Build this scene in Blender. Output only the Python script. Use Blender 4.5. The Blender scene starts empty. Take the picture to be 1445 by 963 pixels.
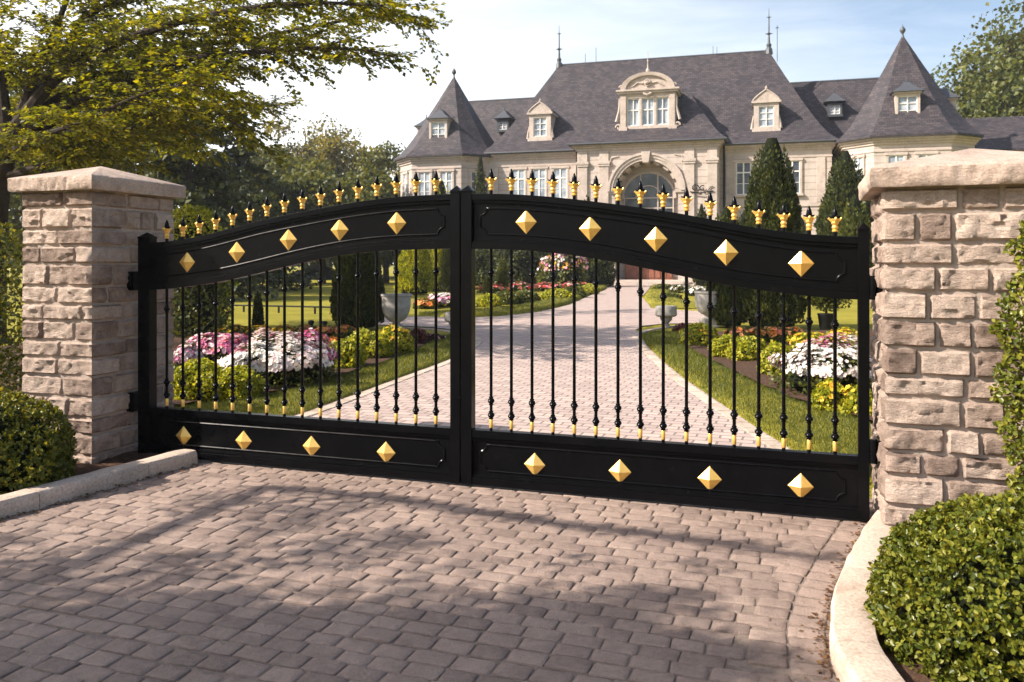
import bpy, bmesh, math, random, zlib
import numpy as np
from mathutils import Vector, Matrix, noise
random.seed(7); rng = np.random.default_rng(7)
SC = bpy.context.scene; COL = SC.collection
R_ = math.radians; PI = math.pi
FPX, CAMZ, HZ, CX = 1200.0, 1.65, 370.0, 722.5

def gp(px, py, z=0.0):                       # ground point seen at a photo pixel
    Z = FPX*(CAMZ-z)/(py-HZ); return ((px-CX)/FPX*Z, Z)
def pp(px, py, Z):                           # point at a photo pixel and a depth
    return ((px-CX)/FPX*Z, Z, CAMZ+(HZ-py)/FPX*Z)

# ------------------------------------------------------------------ materials
def newmat(name):
    m = bpy.data.materials.new(name); m.use_nodes = True
    nt = m.node_tree; b = nt.nodes['Principled BSDF']
    return m, nt, b
def nd(nt, t, **kw):
    n = nt.nodes.new(t)
    for k, v in kw.items():
        if k in n.inputs: n.inputs[k].default_value = v
        else: setattr(n, k, v)
    return n
def ramp(nt, fac, stops):
    r = nt.nodes.new('ShaderNodeValToRGB'); e = r.color_ramp.elements
    while len(e) < len(stops): e.new(0.5)
    for i, (p, c) in enumerate(stops):
        e[i].position = p; e[i].color = (*c, 1)
    nt.links.new(fac, r.inputs[0]); return r.outputs[0]
def mix(nt, fac, a, b, mode='MIX'):
    n = nt.nodes.new('ShaderNodeMix'); n.data_type = 'RGBA'; n.blend_type = mode
    for s, v in ((n.inputs[0], fac), (n.inputs[6], a), (n.inputs[7], b)):
        if hasattr(v, 'links'): nt.links.new(v, s)
        elif isinstance(v, tuple): s.default_value = (*v, 1)
        else: s.default_value = v
    return n.outputs[2]
def noi(nt, scale, detail=4, rough=.6, co='Object', vec=None, dist=0.0):
    n = nd(nt, 'ShaderNodeTexNoise', Scale=scale, Detail=detail, Roughness=rough, Distortion=dist)
    if vec is None: vec = nd(nt, 'ShaderNodeTexCoord').outputs[co]
    nt.links.new(vec, n.inputs['Vector']); return n.outputs['Fac']
def bump(nt, b, h, strength, dist):
    n = nd(nt, 'ShaderNodeBump', Strength=strength, Distance=dist)
    nt.links.new(h, n.inputs['Height']); nt.links.new(n.outputs[0], b.inputs['Normal']); return n
def math_(nt, op, a, b=0.0, c=0.0):
    n = nt.nodes.new('ShaderNodeMath'); n.operation = op
    for i, v in enumerate((a, b, c)):
        if hasattr(v, 'links'): nt.links.new(v, n.inputs[i])
        else: n.inputs[i].default_value = v
    return n.outputs[0]

def m_simple(name, col, rough=.6, metal=0.0, spec=.5, var=0.0, nscale=6, bstr=0.0, bscale=30):
    m, nt, b = newmat(name)
    b.inputs['Roughness'].default_value = rough; b.inputs['Metallic'].default_value = metal
    b.inputs['Specular IOR Level'].default_value = spec
    b.inputs['Base Color'].default_value = (*col, 1)
    if var:
        f = noi(nt, nscale, 5, .65)
        nt.links.new(ramp(nt, f, [(.3, tuple(c*(1-var) for c in col)), (.7, tuple(min(1, c*(1+var)) for c in col))]), b.inputs['Base Color'])
    if bstr: bump(nt, b, noi(nt, bscale, 6, .7), bstr, .02)
    return m

def m_leaf(name, cols, trans=.35, rough=.45, tcol=None):
    """foliage: each leaf its own tone, some light passes through"""
    m, nt, b = newmat(name); out = nt.nodes['Material Output']
    g = nd(nt, 'ShaderNodeNewGeometry')
    n = len(cols); c = ramp(nt, g.outputs['Random Per Island'], [(i/(n-1), k) for i, k in enumerate(cols)])
    n2 = noi(nt, 1.3, 2)
    c = mix(nt, .55, c, ramp(nt, n2, [(.35, (.55, .6, .5)), (.65, (1.25, 1.15, 1.0))]), 'MULTIPLY')
    nt.links.new(c, b.inputs['Base Color']); b.inputs['Roughness'].default_value = rough
    b.inputs['Specular IOR Level'].default_value = .35
    t = nt.nodes.new('ShaderNodeBsdfTranslucent')
    nt.links.new(mix(nt, 1.0, c, tcol or (1.9, 1.5, .5), 'MULTIPLY'), t.inputs[0])
    s = nt.nodes.new('ShaderNodeMixShader'); s.inputs[0].default_value = trans
    nt.links.new(b.outputs[0], s.inputs[1]); nt.links.new(t.outputs[0], s.inputs[2]); nt.links.new(s.outputs[0], out.inputs[0])
    return m

def m_stone(name, stops, nscale=7, bstr=.6, bscale=28, rough=.85, island=.5):
    m, nt, b = newmat(name); g = nd(nt, 'ShaderNodeNewGeometry')
    f = noi(nt, nscale, 8, .68, dist=.6); r = g.outputs['Random Per Island']
    f2 = math_(nt, 'ADD', math_(nt, 'MULTIPLY', f, 1-island), math_(nt, 'MULTIPLY', r, island))
    c = ramp(nt, f2, stops)
    sp = noi(nt, nscale*14, 3, .7)
    c = mix(nt, .5, c, ramp(nt, sp, [(.32, (.45, .43, .42)), (.55, (1.1, 1.08, 1.06)), (.72, (1.35, 1.3, 1.26))]), 'MULTIPLY')
    c = mix(nt, .6, c, ramp(nt, noi(nt, 1.1, 6, .7, dist=.7), [(.32, (.66, .64, .62)), (.5, (1, .99, .98)), (.7, (1.16, 1.12, 1.08))]), 'MULTIPLY')
    nt.links.new(c, b.inputs['Base Color']); b.inputs['Roughness'].default_value = rough
    b.inputs['Specular IOR Level'].default_value = .25
    tc = nd(nt, 'ShaderNodeTexCoord').outputs['Object']; mp = nd(nt, 'ShaderNodeMapping'); mp.inputs['Scale'].default_value = (1, 1, 2.6); nt.links.new(tc, mp.inputs[0])
    bump(nt, b, noi(nt, bscale, 9, .72, vec=mp.outputs[0], dist=.8), bstr, .02)
    return m

M = {}
def black():
    m, nt, b = newmat('black_gloss_paint')
    f = noi(nt, 9, 5, .6)
    nt.links.new(ramp(nt, f, [(.3, (.0022, .0024, .003)), (.7, (.004, .004, .0048))]), b.inputs['Base Color'])
    nt.links.new(ramp(nt, noi(nt, 14, 6, .7), [(.3, (.15,)*3), (.7, (.30,)*3)]), b.inputs['Roughness'])
    b.inputs['Specular IOR Level'].default_value = .085
    bump(nt, b, noi(nt, 60, 3, .5), .03, .003); return m
M['black'] = black()
M['gold'] = m_simple('satin_gold', (.92, .58, .15), .36, .55, .5, .10, 30, .08, 90)
M['stone'] = m_stone('split_faced_stone', [(.24, (.16, .115, .092)), (.38, (.29, .217, .177)), (.5, (.41, .317, .26)), (.64, (.49, .388, .322)), (.8, (.57, .465, .395))], 8, 1.0, 26, .9, .36)
M['mortar'] = m_simple('mortar', (.38, .305, .255), .95, 0, .2, .15, 18, .5, 60)
M['cap'] = m_stone('cap_stone', [(.25, (.30, .225, .18)), (.5, (.43, .335, .275)), (.75, (.52, .42, .355))], 5, .6, 16, .85, .1)
M['kerb'] = m_stone('pale_kerb_stone', [(.22, (.28, .21, .155)), (.42, (.48, .39, .315)), (.7, (.58, .485, .40))], 4, .4, 24, .8, .25)
M['paver'] = m_stone('cobble_pavers', [(.18, (.20, .15, .13)), (.45, (.345, .262, .222)), (.62, (.42, .32, .27)), (.85, (.49, .378, .318))], 16, 1.0, 75, .82, .30)
M['sand'] = m_simple('joint_sand', (.225, .175, .142), .95, 0, .2, .3, 20, .6, 90)
M['soil'] = m_simple('bark_soil', (.075, .042, .026), .95, 0, .2, .6, 26, 1.0, 34)
M['bark'] = m_simple('tree_bark', (.036, .026, .019), .9, 0, .2, .45, 12, .9, 26)
M['urn'] = m_simple('weathered_urn_stone', (.38, .35, .315), .85, 0, .25, .22, 7, .4, 30)
M['grey_stone'] = m_simple('grey_stone', (.30, .28, .26), .85, 0, .25, .3, 9, .5, 30)
M['iron'] = m_simple('dark_iron', (.010, .010, .011), .7, 0, .2)
M['lead'] = m_simple('roof_lead', (.07, .075, .085), .5, .2, .5, .2)
M['white'] = m_simple('white_window_paint', (.78, .75, .70), .5)
M['wood'] = m_simple('red_brown_door_wood', (.22, .085, .05), .5, 0, .4, .35, 5)
M['car'] = m_simple('dark_car_paint', (.012, .013, .016), .25, .2)
M['tyre'] = m_simple('tyre_rubber', (.015, .015, .015), .8)
M['leaf_tree'] = m_leaf('tree_leaves', [(.045, .06, .005), (.105, .12, .010), (.195, .19, .014), (.33, .285, .02)], .55, .45, (1.6, 1.52, .35))
M['leaf_box'] = m_leaf('boxwood_leaves', [(.045, .065, .008), (.095, .12, .014), (.17, .185, .022), (.30, .285, .045)], .28, .35)
M['leaf_dark'] = m_leaf('cypress_sprays', [(.02, .032, .006), (.042, .056, .010), (.085, .095, .015)], .22, .55)
M['leaf_lime'] = m_leaf('lime_shrub_leaves', [(.10, .13, .010), (.26, .28, .018), (.42, .40, .03), (.58, .52, .05)], .38, .45, (1.5, 1.5, .5))
M['leaf_mid'] = m_leaf('mid_green_leaves', [(.04, .058, .01), (.085, .105, .018), (.145, .155, .028)], .33)
M['leaf_wood'] = m_leaf('woodland_leaves', [(.06, .072, .022), (.125, .132, .036), (.20, .19, .048), (.28, .245, .06)], .38)  # lighter leaf colour stands in for sun and haze on the far crowns
M['leaf_conifer'] = m_leaf('conifer_sprays', [(.025, .038, .013), (.05, .066, .02), (.09, .10, .028)], .22, .6)
M['leaf_red'] = m_leaf('dark_red_leaves', [(.035, .008, .010), (.08, .02, .022), (.12, .045, .03)], .25)
M['core'] = m_simple('inner_twigs', (.010, .013, .005), .95, 0, .1, .4, 12)
def petal(name, cols): return m_leaf(name, cols, .25, .5, (1.1, 1.0, 1.0))
M['pet_white'] = petal('white_petals', [(.62, .60, .60), (.80, .78, .76), (.85, .82, .80), (.82, .62, .68)])
M['pet_pink'] = petal('pink_petals', [(.50, .06, .22), (.70, .18, .40), (.78, .38, .52), (.80, .60, .66)])
M['pet_mix'] = petal('pink_and_white_petals', [(.60, .10, .30), (.75, .35, .50), (.80, .70, .72), (.84, .80, .78)])
M['pet_yellow'] = petal('yellow_petals', [(.75, .42, .02), (.80, .55, .03), (.75, .30, .02)])
M['pet_orange'] = petal('orange_petals', [(.70, .14, .03), (.78, .28, .05), (.80, .40, .16), (.75, .22, .18)])
M['pet_red'] = petal('red_petals', [(.50, .03, .03), (.65, .10, .08), (.70, .30, .25)])

def m_lawn():
    m, nt, b = newmat('mown_lawn')
    tc = nd(nt, 'ShaderNodeTexCoord').outputs['Object']
    f = noi(nt, .35, 4, .6, vec=tc); f2 = noi(nt, 14, 6, .75, vec=tc); f3 = noi(nt, 120, 2, .6, vec=tc)
    c = ramp(nt, f, [(.3, (.17, .165, .022)), (.5, (.27, .24, .034)), (.72, (.36, .31, .05))])
    c = mix(nt, .5, c, ramp(nt, f2, [(.3, (.62, .68, .55)), (.65, (1.2, 1.15, 1.05))]), 'MULTIPLY')
    nt.links.new(c, b.inputs['Base Color']); b.inputs['Roughness'].default_value = .9
    b.inputs['Specular IOR Level'].default_value = .1
    bump(nt, b, f3, .8, .03); return m
M['lawn'] = m_lawn()
M['grass'] = m_leaf('grass_blades', [(.05, .075, .012), (.09, .115, .018), (.15, .16, .028)], .35)

def m_fardrive():
    m, nt, b = newmat('far_paving')
    tc = nd(nt, 'ShaderNodeTexCoord').outputs['Object']
    mp = nd(nt, 'ShaderNodeMapping'); mp.inputs['Rotation'].default_value = (0, 0, R_(19)); nt.links.new(tc, mp.inputs[0])
    wv = nt.nodes.new('ShaderNodeTexNoise'); wv.inputs['Scale'].default_value = 5; nt.links.new(mp.outputs[0], wv.inputs[0])
    v = nd(nt, 'ShaderNodeVectorMath', operation='MULTIPLY_ADD'); nt.links.new(wv.outputs['Color'], v.inputs[0])
    v.inputs[1].default_value = (.03, .03, 0); nt.links.new(mp.outputs[0], v.inputs[2])
    br = nd(nt, 'ShaderNodeTexBrick'); nt.links.new(v.outputs[0], br.inputs['Vector'])
    for k, val in (('Scale', 1.0), ('Mortar Size', .012), ('Mortar Smooth', .3), ('Brick Width', .21), ('Row Height', .145), ('Bias', 0.0)): br.inputs[k].default_value = val
    br.inputs['Color1'].default_value = (.37, .29, .26, 1); br.inputs['Color2'].default_value = (.50, .395, .345, 1); br.inputs['Mortar'].default_value = (.22, .175, .15, 1)
    c = mix(nt, .4, br.outputs['Color'], ramp(nt, noi(nt, 2.2, 5, .6, vec=tc), [(.3, (.8, .78, .76)), (.7, (1.15, 1.12, 1.1))]), 'MULTIPLY')
    nt.links.new(c, b.inputs['Base Color']); b.inputs['Roughness'].default_value = .85; b.inputs['Specular IOR Level'].default_value = .25
    h = math_(nt, 'ADD', math_(nt, 'MULTIPLY', br.outputs['Fac'], -1.0), math_(nt, 'MULTIPLY', noi(nt, 30, 4, .6, vec=tc), .5))
    bump(nt, b, h, .6, .015); return m
M['fardrive'] = m_fardrive()

def m_wall():
    m, nt, b = newmat('cream_ashlar')
    tc = nd(nt, 'ShaderNodeTexCoord').outputs['Object']
    sp = nd(nt, 'ShaderNodeSeparateXYZ'); nt.links.new(tc, sp.inputs[0])
    fr = math_(nt, 'FRACT', math_(nt, 'MULTIPLY', sp.outputs[2], 2.1))
    line = ramp(nt, fr, [(.0, (.55, .5, .46)), (.10, (.62, .56, .5)), (.16, (1, 1, 1))])
    f = noi(nt, .9, 6, .65, vec=tc)
    c = ramp(nt, f, [(.25, (.40, .335, .29)), (.5, (.50, .43, .385)), (.75, (.56, .49, .445))])
    st = nd(nt, 'ShaderNodeMapping'); st.inputs['Scale'].default_value = (2.2, 2.2, .25); nt.links.new(tc, st.inputs[0])
    c = mix(nt, .4, c, ramp(nt, noi(nt, 1.5, 4, .6, vec=st.outputs[0]), [(.3, (.72, .68, .64)), (.6, (1.05, 1.04, 1.02))]), 'MULTIPLY')
    c = mix(nt, .55, c, line, 'MULTIPLY')
    nt.links.new(c, b.inputs['Base Color']); b.inputs['Roughness'].default_value = .9; b.inputs['Specular IOR Level'].default_value = .10
    bump(nt, b, line, .5, .03); return m
M['wall'] = m_wall()
M['trim'] = m_stone('cream_trim_stone', [(.25, (.39, .325, .28)), (.5, (.49, .42, .372)), (.75, (.56, .49, .44))], 1.6, .3, 9, .88, .12)

def m_roof():
    m, nt, b = newmat('slate_roof')
    uv = nd(nt, 'ShaderNodeTexCoord').outputs['UV']; oc = nd(nt, 'ShaderNodeTexCoord').outputs['Object']
    br = nd(nt, 'ShaderNodeTexBrick'); nt.links.new(uv, br.inputs['Vector'])
    for k, val in (('Scale', 1.0), ('Mortar Size', .02), ('Mortar Smooth', .4), ('Brick Width', .32), ('Row Height', .2), ('Bias', -.1)): br.inputs[k].default_value = val
    br.inputs['Color1'].default_value = (.034, .0305, .036, 1); br.inputs['Color2'].default_value = (.078, .066, .070, 1); br.inputs['Mortar'].default_value = (.018, .016, .020, 1)
    f = noi(nt, .8, 6, .7, vec=oc)
    c = mix(nt, .75, br.outputs['Color'], ramp(nt, f, [(.3, (.72, .7, .74)), (.5, (1, .97, .97)), (.72, (1.35, 1.22, 1.12))]), 'MULTIPLY')
    sp = noi(nt, 6, 3, .7, vec=oc)
    c = mix(nt, ramp(nt, sp, [(.66, (0, 0, 0)), (.74, (.7, .7, .7))]), c, (.20, .165, .14))
    dk = nd(nt, 'ShaderNodeTexVoronoi', Scale=.55); nt.links.new(oc, dk.inputs[0])
    c = mix(nt, ramp(nt, dk.outputs['Distance'], [(.12, (.8, .8, .8)), (.2, (0, 0, 0))]), c, (.03, .028, .034))
    nt.links.new(c, b.inputs['Base Color']); b.inputs['Roughness'].default_value = .65; b.inputs['Specular IOR Level'].default_value = .3
    bump(nt, b, br.outputs['Fac'], -.6, .03); return m
M['roof'] = m_roof()
def m_glass(name, c0, c1):
    m, nt, b = newmat(name)
    f = noi(nt, 1.4, 2, .5)
    nt.links.new(ramp(nt, f, [(.4, c0), (.62, c1)]), b.inputs['Base Color'])
    b.inputs['Roughness'].default_value = .07; b.inputs['Specular IOR Level'].default_value = .6; return m
M['glass'] = m_glass('dark_window_glass', (.02, .024, .032), (.07, .08, .10))
M['glass_pale'] = m_glass('pale_sky_curtain_glass', (.20, .24, .29), (.42, .46, .50))  # pane colour holds a pale blue sky reflection as well as pale curtains

# ------------------------------------------------------------------ object helpers
def tag(o, label=None, cat=None, group=None, kind=None):
    if label: o['label'] = label
    if cat: o['category'] = cat
    if group: o['group'] = group
    if kind: o['kind'] = kind
    return o
def empty(name, loc=(0, 0, 0), rz=0.0, label=None, cat=None, group=None):
    o = bpy.data.objects.new(name, None); COL.objects.link(o); o.location = loc; o.rotation_euler = (0, 0, rz)
    o.empty_display_size = .1
    return tag(o, label, cat, group)
def link(name, me, mat, parent=None, smooth=False):
    o = bpy.data.objects.new(name, me); COL.objects.link(o)
    for m in (mat if isinstance(mat, (list, tuple)) else [mat]): me.materials.append(m)
    if smooth: me.polygons.foreach_set('use_smooth', [True]*len(me.polygons))
    if parent: o.parent = parent
    return o
def copy_tree(src, loc, rz=None, label=None, scale=None):
    c = src.copy(); COL.objects.link(c); c.location = loc
    if rz is not None: c.rotation_euler = (0, 0, rz)
    if scale: c.scale = scale
    if label: c['label'] = label
    def kids(a, b):
        for ch in [k for k in bpy.data.objects if k.parent == a]:
            d = ch.copy(); COL.objects.link(d); d.parent = b; kids(ch, d)
    kids(src, c); return c
def trimesh(name, V, F, mat, parent=None, smooth=False, mi=None):
    V = np.asarray(V, dtype=np.float32); F = np.asarray(F, dtype=np.int32); k = F.shape[1]
    me = bpy.data.meshes.new(name)
    me.vertices.add(len(V)); me.vertices.foreach_set('co', V.ravel())
    me.loops.add(F.size); me.loops.foreach_set('vertex_index', F.ravel())
    me.polygons.add(len(F)); me.polygons.foreach_set('loop_start', np.arange(0, F.size, k, dtype=np.int32))
    if mi is not None: me.polygons.foreach_set('material_index', np.asarray(mi, dtype=np.int32))
    me.update(calc_edges=True); me.validate()
    return link(name, me, mat, parent, smooth)

class MB:
    def __init__(s): s.v = []; s.f = []; s.uv = {}
    def add(s, vs, fs):
        b = len(s.v); s.v += [tuple(v) for v in vs]; s.f += [tuple(b+i for i in f) for f in fs]; return s
    def box(s, x0, x1, y0, y1, z0, z1):
        return s.add([(x0, y0, z0), (x1, y0, z0), (x1, y1, z0), (x0, y1, z0), (x0, y0, z1), (x1, y0, z1), (x1, y1, z1), (x0, y1, z1)],
                     [(0, 3, 2, 1), (4, 5, 6, 7), (0, 1, 5, 4), (1, 2, 6, 5), (2, 3, 7, 6), (3, 0, 4, 7)])
    def rings(s, rs, cap=True, closed=True):
        n = len(rs[0]); vs = [p for r in rs for p in r]; fs = []
        for i in range(len(rs)-1):
            for j in range(n if closed else n-1):
                k = (j+1) % n; fs.append((i*n+j, i*n+k, (i+1)*n+k, (i+1)*n+j))
        if cap: fs += [tuple(range(n-1, -1, -1)), tuple((len(rs)-1)*n+j for j in range(n))]
        return s.add(vs, fs)
    def lathe(s, prof, c=(0, 0, 0), n=12, cap=True):
        return s.rings([[(c[0]+r*math.cos(2*PI*j/n), c[1]+r*math.sin(2*PI*j/n), c[2]+z) for j in range(n)] for r, z in prof], cap)
    def tube(s, pts, rad, n=8, cap=True):
        pts = [Vector(p) for p in pts]; rad = rad if isinstance(rad, (list, tuple)) else [rad]*len(pts); rs = []; prev = None
        for i, p in enumerate(pts):
            d = (pts[min(i+1, len(pts)-1)]-pts[max(i-1, 0)]).normalized()
            a = d.cross(Vector((0, 0, 1))) if prev is None else prev-d*prev.dot(d)
            if a.length < 1e-4: a = d.cross(Vector((0, 1, 0)))
            a.normalize(); prev = a; b = d.cross(a)
            rs.append([p+(a*math.cos(2*PI*j/n)+b*math.sin(2*PI*j/n))*rad[i] for j in range(n)])
        return s.rings(rs, cap)
    def prism(s, poly, y0, y1):                 # polygon in x,z pushed through y
        n = len(poly)
        s.add([(x, y0, z) for x, z in poly]+[(x, y1, z) for x, z in poly],
              [tuple(range(n)), tuple(range(2*n-1, n-1, -1))]+[(i, i+n, (i+1) % n+n, (i+1) % n) for i in range(n)]); return s
    def slab(s, poly, z0, z1):                  # polygon in x,y pushed through z
        n = len(poly)
        s.add([(x, y, z0) for x, y in poly]+[(x, y, z1) for x, y in poly],
              [tuple(range(n-1, -1, -1)), tuple(range(n, 2*n))]+[(i, (i+1) % n, (i+1) % n+n, i+n) for i in range(n)]); return s
    def build(s, name, mat, parent=None, smooth=False, bevel=0.0, uvroof=False):
        me = bpy.data.meshes.new(name); me.from_pydata(s.v, [], s.f); me.validate()
        bm = bmesh.new(); bm.from_mesh(me)
        bmesh.ops.recalc_face_normals(bm, faces=bm.faces)
        if bevel:
            es = [e for e in bm.edges if len(e.link_faces) == 2 and e.calc_face_angle(0) > .5]
            bmesh.ops.bevel(bm, geom=es, offset=bevel, segments=2, profile=.6, affect='EDGES', clamp_overlap=True)
        if uvroof:
            L = bm.loops.layers.uv.new('UVMap')
            for f in bm.faces:
                n = f.normal; h = Vector((-n.y, n.x, 0)); h = h.normalized() if h.length > 1e-3 else Vector((1, 0, 0)); t = n.cross(h)
                for l in f.loops: l[L].uv = (l.vert.co.dot(h), l.vert.co.dot(t))
        bm.to_mesh(me); bm.free()
        o = link(name, me, mat, parent)
        if smooth:
            me.polygons.foreach_set('use_smooth', [True]*len(me.polygons))
            try: me.set_sharp_from_angle(angle=R_(42))
            except Exception: pass
        return o

def interp(pts, x):
    return float(np.interp(x, [p[0] for p in pts], [p[1] for p in pts]))
def smoothcurve(pts, n):
    """Catmull-Rom through points"""
    P = [np.array(p, float) for p in pts]; P = [2*P[0]-P[1]]+P+[2*P[-1]-P[-2]]; out = []
    for i in range(1, len(P)-2):
        for k in range(n):
            t = k/n; a, b, c, d = P[i-1:i+3]
            out.append(.5*((2*b)+(-a+c)*t+(2*a-5*b+4*c-d)*t*t+(-a+3*b-3*c+d)*t**3))
    out.append(P[-2]); return [tuple(p) for p in out]

# ------------------------------------------------------------------ foliage helpers
def unit(a): return a/np.maximum(np.linalg.norm(a, axis=1, keepdims=True), 1e-6)
def leafgeo(P, Nrm, size, wr=.45, tilt=.6, out=.35, oval=False, droop=0.0, axis=None):
    """one small folded blade per point, facing roughly along Nrm"""
    n = len(P); size = (np.broadcast_to(size, n)*rng.uniform(.7, 1.25, n))[:, None]
    ln = unit(Nrm+rng.normal(0, tilt, (n, 3)))
    A = unit(np.cross(ln, rng.normal(0, 1, (n, 3)))) if axis is None else axis
    A = unit(A+Nrm*out-np.array([0, 0, droop])); S = unit(np.cross(ln, A)); ln = unit(np.cross(A, S))
    if not oval:
        V = np.stack([P, P+A*size*.45+S*size*wr+ln*size*.1, P+A*size, P+A*size*.45-S*size*wr+ln*size*.1], 1).reshape(-1, 3)
        F = np.array([[0, 1, 2], [0, 2, 3]]); k = 4
    else:
        w = wr
        V = np.stack([P, P+A*size*.3+S*size*w*.85+ln*size*.12, P+A*size*.68+S*size*w*.9+ln*size*.12, P+A*size+ln*size*-.05,
                      P+A*size*.68-S*size*w*.9+ln*size*.12, P+A*size*.3-S*size*w*.85+ln*size*.12], 1).reshape(-1, 3)
        F = np.array([[0, 1, 2], [0, 2, 3], [0, 3, 4], [0, 4, 5]]); k = 6
    F = (F[None]+(np.arange(n)*k)[:, None, None]).reshape(-1, 3)
    return V, F
def cat(gs):
    V = []; F = []; b = 0
    for v, f in gs: V.append(v); F.append(f+b); b += len(v)
    return np.concatenate(V), np.concatenate(F)
def leaves(name, P, Nrm, size, mat, parent=None, **k):
    V, F = leafgeo(np.asarray(P), np.asarray(Nrm), size, **k); return trimesh(name, V, F, mat, parent)
def sphere_dirs(n, zmin=-1.0):
    z = rng.uniform(zmin, 1, n); a = rng.uniform(0, 2*PI, n); r = np.sqrt(1-z*z)
    return np.stack([r*np.cos(a), r*np.sin(a), z], 1)
def lump(D, seed, amp=.18, freq=2.2):
    return np.array([1+amp*noise.noise(Vector((d[0]*freq+seed*7.3, d[1]*freq-seed*3.1, d[2]*freq+seed)))*1.6 for d in D])
def core(parent, r, seed, zc, amp=.18, k=.82, name='twigs', zmin=-9, freq=2.2):
    """dark solid core standing for inner twigs, added so nothing shows through the leaves"""
    bm = bmesh.new(); bmesh.ops.create_icosphere(bm, subdivisions=3, radius=1)
    D = np.array([v.co[:] for v in bm.verts]); L = lump(D, seed, amp, freq)
    for v, d, l in zip(bm.verts, D, L): v.co = (d[0]*r[0]*l*k, d[1]*r[1]*l*k, max(zmin, zc+d[2]*r[2]*l*k))
    me = bpy.data.meshes.new(name); bm.to_mesh(me); bm.free(); return link(name, me, M['core'], parent, True)

def dome_shrub(name, loc, rx, top, mat, n, size, label, cat, group=None, ry=None, flowers=None, fsize=.05, fn=0, amp=.14, zc=None, fzmin=.15, oval=False, sprig=1):
    """rounded shrub or flower mound resting on the ground"""
    ry = ry or rx; seed = rng.uniform(0, 50); t = empty(name, (loc[0], loc[1], loc[2] if len(loc) > 2 else 0), 0, label, cat, group)
    zc = top*.35 if zc is None else zc; rz = top-zc
    zmin = max(-.95, -zc/rz)
    m = n//sprig; D = sphere_dirs(m, zmin); L = lump(D, seed, amp)*(1-.16*rng.random(m)**2)
    P = D*np.array([rx, ry, rz])*L[:, None]+np.array([0, 0, zc]); Nn = unit(D/np.array([rx, ry, rz]))
    if sprig > 1:
        P = np.repeat(P, sprig, 0)+rng.normal(0, size*.28, (m*sprig, 3)); Nn = unit(np.repeat(Nn, sprig, 0)+rng.normal(0, .25, (m*sprig, 3)))
    P[:, 2] = np.maximum(P[:, 2], .01)
    leaves('foliage', P, Nn, size, mat, t, oval=oval, out=.7 if sprig > 1 else .45, wr=.32 if oval else .42)
    core(t, (rx, ry, rz), seed, zc, amp, .79, zmin=.0)
    if flowers:
        for fm, cnt, sector in flowers:
            D = sphere_dirs(cnt*3, fzmin)
            D = D[sector(D)][:cnt] if sector else D[:cnt]
            L = lump(D, seed, amp)*rng.uniform(.98, 1.09, len(D))
            P = D*np.array([rx, ry, rz])*L[:, None]+np.array([0, 0, zc]); Nn = unit(D/np.array([rx, ry, rz])+rng.normal(0, .25, (len(D), 3)))
            gs = []
            B = unit(np.cross(Nn, rng.normal(0, 1, Nn.shape))); C = np.cross(Nn, B); sz = fsize*rng.uniform(.75, 1.25, len(P))[:, None]
            for k in range(5):
                a = 2*PI*k/5; d0 = B*math.cos(a)+C*math.sin(a); d1 = B*math.cos(a+.62)+C*math.sin(a+.62); dm = B*math.cos(a-.62)+C*math.sin(a-.62)
                gs.append((P, P+(dm*.5+Nn*.2)*sz, P+(d0*.62+Nn*.22)*sz, P+(d1*.5+Nn*.2)*sz))
            V = np.stack([np.stack(g, 1) for g in gs], 1)          # flower, petal, vertex
            V[:, :, 0] = (P[:, None])                               # petals share their middle
            nf = len(P); V = V.reshape(nf, 20, 3); keep = [0]+[i for i in range(20) if i % 4]; V = V[:, keep]
            F = []
            for k in range(5): F += [[0, 1+3*k, 2+3*k], [0, 2+3*k, 3+3*k]]
            F = (np.array(F)[None]+(np.arange(nf)*16)[:, None, None]).reshape(-1, 3)
            trimesh('blossom', V.reshape(-1, 3), F, fm, t)
    return t

def cone_tree(name, loc, r, h, mat, n, size, label, cat='tree', group=None, blunt=.55, seed=None):
    seed = rng.uniform(0, 50) if seed is None else seed
    t = empty(name, (loc[0], loc[1], 0), rng.uniform(0, 6), label, cat, group)
    def prof(z): return r*np.clip((1-z)**blunt, 0, 1)*np.clip(.78+z*2.2, 0, 1)
    z = 1-np.sqrt(1-rng.random(n)*.995); z = z*.7+rng.random(n)*.3; z = np.clip(z, .015, .995); a = rng.uniform(0, 2*PI, n)
    lo = np.array([1+.20*noise.noise(Vector((math.cos(q)*2.2+seed, math.sin(q)*2.2, w*h*1.5)))+.12*noise.noise(Vector((math.cos(q)*6, seed+math.sin(q)*6, w*h*4))) for q, w in zip(a, z)])
    rr = prof(z)*lo*(1-.2*rng.random(n)**2)+.01
    P = np.stack([rr*np.cos(a), rr*np.sin(a), z*h+.05], 1); Nn = np.stack([np.cos(a), np.sin(a), np.full(n, .35)], 1)
    up = unit(np.stack([np.cos(a)*.35, np.sin(a)*.35, np.ones(n)], 1)+rng.normal(0, .3, (n, 3)))
    leaves('crown', P, unit(Nn), size, mat, t, axis=up, wr=.3, out=.15)
    zz = np.linspace(.0, .985, 14)
    MB().lathe([(float(prof(q))*.8+.004, q*h*.98+.05) for q in zz], n=14).build('twigs', M['core'], t, True)
    MB().lathe([(.05*h/3, -.05), (.045*h/3, .3)], n=8).build('trunk', M['bark'], t)
    return t

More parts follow.
